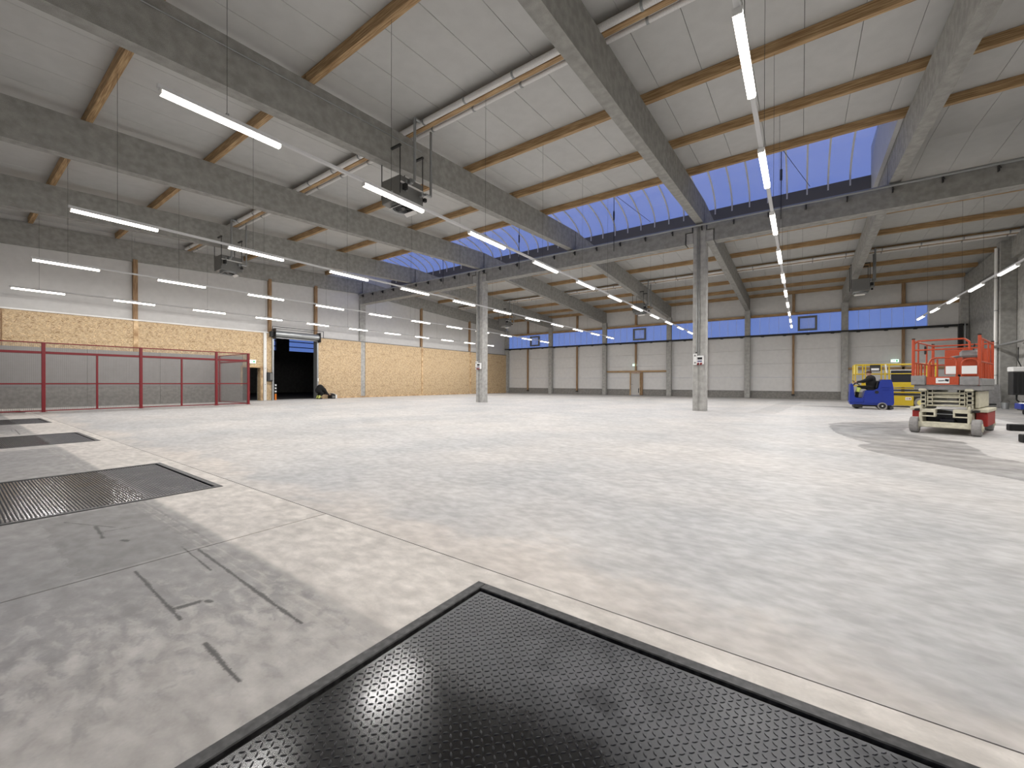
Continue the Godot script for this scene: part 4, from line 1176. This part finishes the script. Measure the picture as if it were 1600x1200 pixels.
# ---------------------------------------------------------------- yellow lift behind
func build_yellow_lift() -> void:
	var l := base("scissor_lift", Vector3(3.9, 0, -28.3))
	tag(l, "folded yellow scissor lift parked behind the blue cleaning machine", "scissor lift")
	var ye: Material = M.lift_yellow
	part("chassis", MB.new().span(-1.1, 1.3, 0.16, 0.5, -0.45, 0.55, 0.015), M.dark_steel, l)
	part("side_tray", MB.new().span(-0.5, 0.58, 0.08, 0.56, 0.5, 0.75, 0.015), ye, l)
	part("side_tray", MB.new().span(-0.5, 0.58, 0.08, 0.56, -0.7, -0.45, 0.015), ye, l)
	var lb := part("decal", MB.new().span(0.28, 0.5, 0.36, 0.5, 0.75, 0.755), M.white_plastic, l)
	part("print", MB.new().span(0.3, 0.4, 0.415, 0.44, 0.755, 0.758).cyl(Vector3(0.44, 0.43, 0.755), Vector3(0.44, 0.43, 0.758), 0.03, 10), M.red_socket, lb)
	for s in [[-0.8, 0.55], [0.85, 0.55], [-0.8, -0.5], [0.85, -0.5]]:
		var at := Vector3(s[0], 0.24, s[1])
		var t := part("wheel", MB.new().cyl(at - Vector3(0, 0, 0.09), at + Vector3(0, 0, 0.09), 0.24, 28), M.tyre_grey, l)
		part("hub", MB.new().cyl(at - Vector3(0, 0, 0.1), at + Vector3(0, 0, 0.1), 0.14, 18), M.pale_yellow, t)
	for k in 4:
		for z in [0.5, -0.4]:
			part("scissor_arm", MB.new().span(-1.05, 1.2, 0.6 + 0.1 * k, 0.66 + 0.1 * k, z - 0.05, z + 0.05, 0.006), ye if k % 2 == 1 else M.dark_steel, l)
	part("deck", MB.new().span(-1.25, 1.35, 0.99, 1.1, -0.6, 0.65, 0.01), ye, l)
	part("toe_board", MB.new().span(-1.25, 1.35, 1.1, 1.24, 0.61, 0.65, 0.006), ye, l)
	part("toe_board", MB.new().span(-1.25, 1.35, 1.1, 1.24, -0.6, -0.56, 0.006), ye, l)
	for z in [0.63, -0.58]:
		for y in [1.66, 2.14]: part("guard_rail", MB.new().cyl(Vector3(-1.6, y, z), Vector3(1.35, y, z), 0.025, 10), ye, l)
		for x in [-1.6, -1.2, -0.45, -0.3, 0.75, 1.05, 1.35]: part("rail_post", MB.new().span(x - 0.025, x + 0.025, 1.2, 2.14, z - 0.025, z + 0.025, 0.006), ye, l)
	for x in [-1.6, 1.35]:
		for y in [1.66, 2.14]: part("guard_rail", MB.new().cyl(Vector3(x, y, -0.58), Vector3(x, y, 0.63), 0.025, 10), ye, l)
	part("extension_deck", MB.new().span(-1.65, -1.25, 1.02, 1.08, -0.6, 0.65, 0.01), ye, l)
	part("end_panel", MB.new().span(-1.64, -1.5, 1.68, 2.12, 0.35, 0.62, 0.01), M.pale_yellow, l)
	part("end_panel", MB.new().box(Vector3(-0.42, 1.92, 0.66), Vector3(0.06, 0.42, 0.02), 0.004, Basis(Vector3.BACK, 0.1)), M.white_plastic, l)
	part("control_console", MB.new().span(-1.02, -0.62, 1.8, 2.12, 0.45, 0.62, 0.02), M.dark_steel, l)
	part("console_face", MB.new().span(-0.98, -0.68, 1.84, 1.95, 0.62, 0.63, 0.004), M.white_plastic, l)
	part("tarp_box", MB.new().span(-0.22, 0.62, 1.12, 1.82, 0.2, 0.6, 0.01), M.navy, l)
	part("tarp_frame", MB.new().path([Vector3(-0.25, 1.24, 0.62), Vector3(-0.25, 1.84, 0.62), Vector3(0.65, 1.84, 0.62), Vector3(0.65, 1.24, 0.62)], 0.016), M.white_plastic, l)

# ---------------------------------------------------------------- ride-on scrubber and its driver
func build_scrubber() -> void:
	var s := base("floor_scrubber", Vector3(1.84, 0, -24.95))
	tag(s, "blue ride-on floor scrubber cleaning the hall floor", "floor scrubber")
	var bl: Material = M.scrubber_blue
	var body := PackedVector2Array([Vector2(0.02, 0.2), Vector2(0.0, 0.3), Vector2(0.02, 1.12), Vector2(0.06, 1.18), Vector2(0.13, 1.1), Vector2(0.18, 0.58), Vector2(0.22, 0.52), Vector2(0.44, 0.5), Vector2(0.48, 0.56), Vector2(0.54, 0.82), Vector2(0.6, 0.86), Vector2(0.85, 0.86), Vector2(1.0, 0.96), Vector2(1.05, 1.26), Vector2(1.11, 1.32), Vector2(1.41, 1.32), Vector2(1.46, 1.26), Vector2(1.5, 1.0), Vector2(1.53, 0.3), Vector2(1.5, 0.2)])
	part("body", MB.new().prism(body, in_xy, -0.34, 0.4), bl, s)
	var inner := PackedVector2Array([Vector2(0.5, 0.28), Vector2(0.56, 0.68), Vector2(0.8, 0.8), Vector2(1.08, 0.8), Vector2(1.12, 0.28)])
	part("side_cover", MB.new().prism(inner, in_xy, 0.4, 0.43), bl, s)
	part("tank_rib", MB.new().span(1.1, 1.4, 0.98, 1.01, 0.4, 0.43, 0.01).span(1.13, 1.36, 0.87, 0.9, 0.4, 0.43, 0.01), bl, s)
	part("tank_lid", MB.new().span(1.08, 1.45, 1.32, 1.35, -0.3, 0.36, 0.012), bl, s)
	part("filler_cap", MB.new().cyl(Vector3(0.94, 0.78, 0.4), Vector3(0.94, 0.78, 0.44), 0.07, 14), M.navy, s)
	part("foot_mat", MB.new().span(0.2, 0.46, 0.505, 0.525, -0.3, 0.36), M.rubber, s)
	part("bumper", MB.new().span(-0.02, 0.5, 0.3, 0.36, -0.36, 0.43, 0.012), bl, s)
	part("brush_deck", MB.new().span(0.14, 0.46, 0.06, 0.22, -0.36, 0.42, 0.02), M.black, s)
	part("underframe", MB.new().span(0.4, 1.45, 0.12, 0.24, -0.3, 0.36), M.black, s)
	part("squeegee", MB.new().span(1.38, 1.5, 0.03, 0.13, -0.45, 0.5, 0.015), M.dark_steel, s)
	part("squeegee_lip", MB.new().span(1.39, 1.42, 0.0, 0.05, -0.45, 0.5), M.rubber, s)
	for z in [-0.3, 0.42]:
		var at := Vector3(1.13, 0.16, z)
		var t := part("wheel", MB.new().cyl(at - Vector3(0, 0, 0.05), at + Vector3(0, 0, 0.05), 0.16, 24), M.tyre_grey, s)
		part("hub", MB.new().cyl(at - Vector3(0, 0, 0.055), at + Vector3(0, 0, 0.055), 0.12, 20), M.black, t)
		part("axle_cap", MB.new().cyl(at - Vector3(0, 0, 0.065), at + Vector3(0, 0, 0.065), 0.03, 12), M.white_plastic, t)
	part("front_wheel", MB.new().cyl(Vector3(0.28, 0.12, -0.02), Vector3(0.28, 0.12, 0.08), 0.12, 20), M.rubber, s)
	part("seat", MB.new().span(0.62, 0.98, 0.86, 0.93, -0.2, 0.26, 0.03), M.black, s)
	part("backrest", MB.new().box(Vector3(0.99, 1.12, 0.03), Vector3(0.09, 0.36, 0.44), 0.035, Basis(Vector3.BACK, -0.15)), M.black, s)
	part("steering_column", MB.new().cyl(Vector3(0.12, 1.05, 0.03), Vector3(0.24, 1.2, 0.03), 0.03, 10), M.black, s)
	var axis := Vector3(0.62, 0.78, 0).normalized()
	part("steering_wheel", MB.new().ring(Vector3(0.25, 1.21, 0.03), axis, 0.17, 0.03, 20, 0.025).box(Vector3(0.25, 1.21, 0.03), Vector3(0.03, 0.02, 0.3), 0.0), M.black, s)
	part("mirror_arm", MB.new().cyl(Vector3(0.03, 1.15, 0.3), Vector3(-0.1, 1.13, 0.3), 0.01, 6), M.zinc, s)
	# driver
	var bk := Color(0.006, 0.0055, 0.006)
	var ye := Color(0.62, 0.7, 0.16)
	var skin := Color(0.42, 0.25, 0.18)
	var J := []
	J.append([Vector3(0.8, 1.0, 0.03), Vector3(0.79, 1.2, 0.03), 0.17, 0.185, bk])
	J.append([Vector3(0.78, 1.2, 0.03), Vector3(0.77, 1.38, 0.03), 0.185, 0.18, bk])
	J.append([Vector3(0.76, 1.4, -0.14), Vector3(0.76, 1.4, 0.2), 0.1, 0.1, bk])
	J.append([Vector3(0.75, 1.44, 0.03), Vector3(0.72, 1.54, 0.03), 0.075, 0.06, bk])
	J.append([Vector3(0.705, 1.6, 0.03), Vector3(0.7, 1.66, 0.03), 0.085, 0.088, skin])
	J.append([Vector3(0.61, 1.605, 0.03), Vector3(0.625, 1.62, 0.03), 0.016, 0.014, skin])
	for z in [-0.06, 0.12]: J.append([Vector3(0.71, 1.61, z), Vector3(0.715, 1.63, z), 0.016, 0.018, skin])
	for sd in [-1.0, 1.0]:
		var zc := 0.03
		J.append([Vector3(0.76, 1.4, zc + sd * 0.19), Vector3(0.52, 1.27, zc + sd * 0.24), 0.085, 0.068, bk])
		J.append([Vector3(0.52, 1.27, zc + sd * 0.24), Vector3(0.31, 1.24, zc + sd * 0.17), 0.064, 0.045, bk])
		J.append([Vector3(0.8, 0.99, zc + sd * 0.1), Vector3(0.38, 1.0, zc + sd * 0.14), 0.095, 0.075, bk])
		J.append([Vector3(0.38, 1.0, zc + sd * 0.14), Vector3(0.31, 0.8, zc + sd * 0.14), 0.072, 0.062, ye])
		J.append([Vector3(0.31, 0.8, zc + sd * 0.14), Vector3(0.29, 0.62, zc + sd * 0.14), 0.06, 0.05, bk])
		J.append([Vector3(0.3, 0.56, zc + sd * 0.14), Vector3(0.21, 0.565, zc + sd * 0.14), 0.042, 0.038, bk])
	var hands := []
	for sd in [-1.0, 1.0]: hands.append_array(hand(Vector3(0.29, 1.235, 0.03 + sd * 0.165), Vector3(-0.9, 0.05, -sd * 0.1).normalized(), Vector3(0.3, -0.95, 0).normalized(), sd, skin))
	var mesh := body_mesh(J, 0.018, hands)
	var d := base("person", Vector3(1.84, 0, -24.95))
	tag(d, "person in black jacket and cap with yellow trouser stripes driving the blue scrubber", "person")
	var bm := plain("driver_clothes", Color(1, 1, 1), 0.9)
	bm.vertex_color_use_as_albedo = true
	part("body", mesh, bm, d)
	var cap := MB.new().cyl(Vector3(0.71, 1.655, 0.03), Vector3(0.715, 1.75, 0.03), 0.108, 18, 0.07).box(Vector3(0.6, 1.675, 0.03), Vector3(0.1, 0.014, 0.15), 0.006, Basis(Vector3.BACK, 0.15))
	part("cap", cap, plain("brown_cap", Color(0.27, 0.17, 0.12), 0.9), d)
	part("hood", MB.new().box(Vector3(0.86, 1.46, 0.03), Vector3(0.1, 0.14, 0.22), 0.045), M.black_cloth, d)

func hand(at: Vector3, fwd: Vector3, curl: Vector3, sd: float, col: Color) -> Array:
	# palm and five bent fingers, rooted in the palm
	var side := fwd.cross(curl).normalized()
	var out := [[at, at + fwd * 0.07, 0.026, 0.03, col]]
	for k in 4:
		var root := at + fwd * 0.075 + side * (k - 1.5) * 0.021
		var len_: float = [0.034, 0.041, 0.038, 0.03][k]
		var k1 := root + (fwd * 0.85 + curl * 0.5).normalized() * len_
		var k2 := k1 + (fwd * 0.1 + curl).normalized() * len_ * 0.8
		out.append([root, k1, 0.0095, 0.009, col])
		out.append([k1, k2, 0.009, 0.008, col])
	var th := at + fwd * 0.025 + side * 0.028 * sd
	var t1 := th + (fwd * 0.5 + side * sd * 0.8 + curl * 0.2).normalized() * 0.04
	out.append([th, t1, 0.012, 0.01, col])
	out.append([t1, t1 + (fwd * 0.6 + curl * 0.7).normalized() * 0.03, 0.01, 0.009, col])
	return out

func field(bones: Array, p: Vector3, k: float) -> float:
	var d := 10.0
	for b in bones:
		var ab: Vector3 = b[1] - b[0]
		var t := clampf((p - b[0]).dot(ab) / maxf(ab.length_squared(), 1e-8), 0.0, 1.0)
		var q: float = p.distance_to(b[0] + ab * t) - lerpf(b[2], b[3], t)
		if q > d + k: continue
		if d > q + k: d = q
		else:
			var h := clampf(0.5 + 0.5 * (d - q) / k, 0.0, 1.0)
			d = lerpf(d, q, h) - k * h * (1.0 - h)
	return d

func nets(m: MB, bones: Array, cell: float, k: float) -> void:
	var lo := Vector3(1e9, 1e9, 1e9)
	var hi := -lo
	for b in bones:
		for e in 2:
			var r: float = b[2 + e] + 2.0 * cell
			lo = lo.min(b[e] - Vector3(r, r, r))
			hi = hi.max(b[e] + Vector3(r, r, r))
	var n := Vector3i(((hi - lo) / cell).ceil()) + Vector3i.ONE
	var val := PackedFloat32Array()
	val.resize(n.x * n.y * n.z)
	for z in n.z:
		for y in n.y:
			for x in n.x:
				val[(z * n.y + y) * n.x + x] = field(bones, lo + Vector3(x, y, z) * cell, k)
	var id := {}
	var pos := PackedVector3Array()
	for z in n.z - 1:
		for y in n.y - 1:
			for x in n.x - 1:
				var o := (z * n.y + y) * n.x + x
				var sum := Vector3.ZERO
				var cnt := 0
				var first := val[o] < 0.0
				var mixed := false
				for c in 8:
					if (val[o + (c & 1) + ((c >> 1) & 1) * n.x + (c >> 2) * n.x * n.y] < 0.0) != first:
						mixed = true
						break
				if not mixed: continue
				for e in [[0, 1], [2, 3], [4, 5], [6, 7], [0, 2], [1, 3], [4, 6], [5, 7], [0, 4], [1, 5], [2, 6], [3, 7]]:
					var ca: int = e[0]
					var cb: int = e[1]
					var va := val[o + (ca & 1) + ((ca >> 1) & 1) * n.x + (ca >> 2) * n.x * n.y]
					var vb := val[o + (cb & 1) + ((cb >> 1) & 1) * n.x + (cb >> 2) * n.x * n.y]
					if (va < 0.0) != (vb < 0.0):
						var t := va / (va - vb)
						var pa := Vector3(ca & 1, (ca >> 1) & 1, ca >> 2)
						var pb := Vector3(cb & 1, (cb >> 1) & 1, cb >> 2)
						sum += pa.lerp(pb, t)
						cnt += 1
				id[o] = pos.size()
				pos.append(lo + (Vector3(x, y, z) + sum / cnt) * cell)
	var nor := PackedVector3Array()
	var col := PackedColorArray()
	for p in pos:
		var e := cell * 0.5
		nor.append(Vector3(field(bones, p + Vector3(e, 0, 0), k) - field(bones, p - Vector3(e, 0, 0), k), field(bones, p + Vector3(0, e, 0), k) - field(bones, p - Vector3(0, e, 0), k), field(bones, p + Vector3(0, 0, e), k) - field(bones, p - Vector3(0, 0, e), k)).normalized())
		var best := 1e9
		var bc := Color.WHITE
		for b in bones:
			var ab: Vector3 = b[1] - b[0]
			var t := clampf((p - b[0]).dot(ab) / maxf(ab.length_squared(), 1e-8), 0.0, 1.0)
			var q: float = p.distance_to(b[0] + ab * t) - lerpf(b[2], b[3], t)
			if q < best:
				best = q
				bc = b[4]
		col.append(bc)
	var step := [1, n.x, n.x * n.y]
	for z in range(1, n.z - 1):
		for y in range(1, n.y - 1):
			for x in range(1, n.x - 1):
				var o := (z * n.y + y) * n.x + x
				for ax in 3:
					if (val[o] < 0.0) == (val[o + step[ax]] < 0.0): continue
					var u: int = step[(ax + 1) % 3]
					var w: int = step[(ax + 2) % 3]
					var q := [o, o - u, o - u - w, o - w]
					if not (id.has(q[0]) and id.has(q[1]) and id.has(q[2]) and id.has(q[3])): continue
					var i4 := [id[q[0]], id[q[1]], id[q[2]], id[q[3]]]
					for t3 in [[0, 1, 2], [0, 2, 3]]:
						m.tri(pos[i4[t3[0]]], pos[i4[t3[1]]], pos[i4[t3[2]]], nor[i4[t3[0]]], nor[i4[t3[1]]], nor[i4[t3[2]]])
						# tri() may turn the corners over; colour them by place
						for cc in range(m.v.size() - 3, m.v.size()):
							for j in t3:
								if m.v[cc] == pos[i4[j]]:
									m.c.append(col[i4[j]])
									break

func body_mesh(bones: Array, cell: float, hands: Array) -> ArrayMesh:
	var m := MB.new()
	nets(m, bones, cell, 0.035)
	if hands.size():
		var half := hands.size() / 2
		nets(m, hands.slice(0, half), 0.006, 0.008)
		nets(m, hands.slice(half), 0.006, 0.008)
	return m.mesh()

# ---------------------------------------------------------------- things in the corner by the side wall
func build_corner_things() -> void:
	var u := base("wall_unit", Vector3(7.95, 0.55, -28.6))
	tag(u, "white and black wall mounted unit on the pier behind the orange lift", "wall unit")
	part("hood", MB.new().span(-0.12, 0.5, 1.18, 1.4, -0.3, 0.3, 0.03), M.white_plastic, u)
	part("body", MB.new().span(-0.1, 0.35, 0.12, 1.18, -0.25, 0.28, 0.015), M.dark_steel, u)
	part("side_cover", MB.new().span(0.35, 0.5, 0.35, 1.18, -0.28, 0.29, 0.01), M.white_plastic, u)
	part("fins", MB.new().span(-0.06, 0.02, 0.2, 1.1, 0.28, 0.3).span(0.08, 0.16, 0.2, 1.1, 0.28, 0.3).span(0.22, 0.3, 0.2, 1.1, 0.28, 0.3), M.black, u)
	part("hose", MB.new().path([Vector3(0.1, 0.12, 0), Vector3(0.08, -0.1, 0.05), Vector3(0.2, -0.25, 0.05), Vector3(0.3, -0.2, 0.0)], 0.03), M.black, u)
	part("cable", MB.new().path([Vector3(0.2, 1.4, 0.1), Vector3(0.1, 1.7, 0.1), Vector3(0.14, 2.3, 0.0)], 0.02), M.black, u)
	part("wall_bracket", MB.new().span(0.3, 0.6, 0.5, 0.6, -0.2, 0.2), M.dark_steel, u)
	var b := base("leaning_board", Vector3(7.64, 0, -29.75))
	tag(b, "grey metal board leaning against the concrete pier", "board")
	part("board", MB.new().box(Vector3(0, 0.57, -0.08), Vector3(0.5, 1.15, 0.04), 0.005, Basis(Vector3.RIGHT, -0.14)), M.lift_grey, b)
	part("fold", MB.new().box(Vector3(0.23, 0.57, -0.05), Vector3(0.04, 1.15, 0.08), 0.005, Basis(Vector3.RIGHT, -0.14)), M.lift_grey, b)
	b = base("bucket", Vector3(7.75, 0, -28.75))
	tag(b, "small grey bucket standing on the floor before the concrete pier", "bucket")
	part("body", MB.new().cyl(Vector3.ZERO, Vector3(0, 0.3, 0), 0.11, 18, 0.14), M.zinc, b)
	part("handle", MB.new().path([Vector3(-0.14, 0.29, 0), Vector3(-0.1, 0.4, 0), Vector3(0.1, 0.4, 0), Vector3(0.14, 0.29, 0)], 0.006), M.dark_steel, b)
	b = base("pallet_pieces", Vector3(7.2, 0, -29.2))
	tag(b, "low dark stack of offcuts at the foot of the concrete pier", "offcuts")
	for k in 3: part("offcut", MB.new().box(Vector3(0.05 * k, 0.05 + 0.07 * k, 0.0), Vector3(0.7 - 0.1 * k, 0.065, 0.3), 0.008, Basis(Vector3.UP, 0.15 * k)), M.plinth if k == 1 else M.dark_steel, b)
	var c := base("service_cart", Vector3(7.15, 0, -24.1))
	tag(c, "small white cart with blue side on castors by the side wall", "cart")
	part("tray", MB.new().span(-0.25, 0.4, 0.22, 0.45, -0.3, 0.3, 0.03), M.white_plastic, c)
	part("side_panel", MB.new().span(-0.34, -0.26, 0.2, 0.42, -0.3, 0.3, 0.015), M.scrubber_blue, c)
	part("frame", MB.new().span(-0.28, 0.4, 0.16, 0.22, -0.28, 0.28, 0.008), M.dark_steel, c)
	for s in [[-0.12, 0.2], [0.3, 0.2], [-0.12, -0.2], [0.3, -0.2]]: part("castor", MB.new().cyl(Vector3(s[0] - 0.025, 0.08, s[1]), Vector3(s[0] + 0.025, 0.08, s[1]), 0.08, 16).span(s[0] - 0.03, s[0] + 0.03, 0.1, 0.18, s[1] - 0.03, s[1] + 0.03), M.black, c)
	b = base("support_block", Vector3(5.12, 0, -15.72), deg_to_rad(3.0))
	tag(b, "long black rubber block on the floor farther behind the orange lift's wheels", "block", "black blocks on the floor")
	part("block", MB.new().box(Vector3(0, 0.08, 0), Vector3(1.7, 0.16, 0.2), 0.015), M.rubber, b)
	part("groove", MB.new().box(Vector3(0, 0.16, 0), Vector3(1.6, 0.012, 0.06)), M.black, b)
	b = base("support_block", Vector3(4.46, 0, -12.68), deg_to_rad(3.0))
	tag(b, "long black rubber block on the floor just ahead of the orange lift's front wheels", "block", "black blocks on the floor")
	part("block", MB.new().box(Vector3(0, 0.08, 0), Vector3(1.7, 0.16, 0.2), 0.015), M.rubber, b)
	part("groove", MB.new().box(Vector3(0, 0.16, 0), Vector3(1.6, 0.012, 0.06)), M.black, b)

# ---------------------------------------------------------------- person bending over a case by the roller door
func build_bending_person() -> void:
	var bk := Color(0.006, 0.0055, 0.006)
	var ye := Color(0.5, 0.52, 0.15)
	var skin := Color(0.42, 0.25, 0.18)
	var J := []
	J.append([Vector3(0, 0.58, 0.08), Vector3(0, 0.78, -0.06), 0.19, 0.2, bk])
	J.append([Vector3(0, 0.78, -0.06), Vector3(0, 0.6, -0.3), 0.2, 0.175, bk])
	J.append([Vector3(-0.15, 0.58, -0.31), Vector3(0.15, 0.58, -0.31), 0.1, 0.1, bk])
	J.append([Vector3(0, 0.54, -0.36), Vector3(0, 0.46, -0.44), 0.075, 0.07, bk])
	J.append([Vector3(0, 0.45, -0.46), Vector3(0, 0.4, -0.5), 0.105, 0.1, bk])
	J.append([Vector3(0, 0.34, -0.49), Vector3(0, 0.36, -0.52), 0.065, 0.07, skin])
	for sd in [-1.0, 1.0]:
		J.append([Vector3(sd * 0.19, 0.57, -0.31), Vector3(sd * 0.25, 0.36, -0.42), 0.08, 0.065, bk])
		J.append([Vector3(sd * 0.25, 0.36, -0.42), Vector3(sd * 0.14, 0.3, -0.6), 0.06, 0.045, bk])
		J.append([Vector3(sd * 0.1, 0.56, 0.08), Vector3(sd * 0.16, 0.36, -0.14), 0.115, 0.085, bk])
		J.append([Vector3(sd * 0.16, 0.36, -0.14), Vector3(sd * 0.14, 0.24, 0.0), 0.078, 0.07, bk])
		J.append([Vector3(sd * 0.14, 0.24, 0.0), Vector3(sd * 0.13, 0.1, 0.09), 0.068, 0.058, ye])
		J.append([Vector3(sd * 0.13, 0.045, 0.09), Vector3(sd * 0.14, 0.04, -0.1), 0.045, 0.04, bk])
	var hands := []
	for sd in [-1.0, 1.0]: hands.append_array(hand(Vector3(sd * 0.135, 0.3, -0.61), Vector3(0, -0.3, -0.95).normalized(), Vector3(-sd * 0.5, -0.85, 0.2).normalized(), sd, skin))
	var d := base("person", Vector3(-26.75, 0, -14.98))
	tag(d, "person in black bending over a case beside the roller door", "person")
	var bm := plain("worker_clothes", Color(1, 1, 1), 0.9)
	bm.vertex_color_use_as_albedo = true
	part("body", body_mesh(J, 0.02, hands), bm, d)
	var c := base("tool_case", Vector3(-26.75, 0, -15.9))
	tag(c, "black case with white end standing on the floor beside the bending person", "case")
	part("case", MB.new().span(-0.25, 0.25, 0.0, 0.3, -0.12, 0.17, 0.015), M.black, c)
	part("label", MB.new().span(0.25, 0.256, 0.06, 0.2, -0.08, 0.12), M.grey_steel, c)
	part("white_end", MB.new().span(-0.24, 0.24, 0.0, 0.27, -0.26, -0.12, 0.03), M.white_plastic, c)
	part("lid_flap", MB.new().box(Vector3(0.0, 0.33, -0.05), Vector3(0.46, 0.02, 0.26), 0.004, Basis(Vector3.RIGHT, -0.35)), M.white_plastic, c)
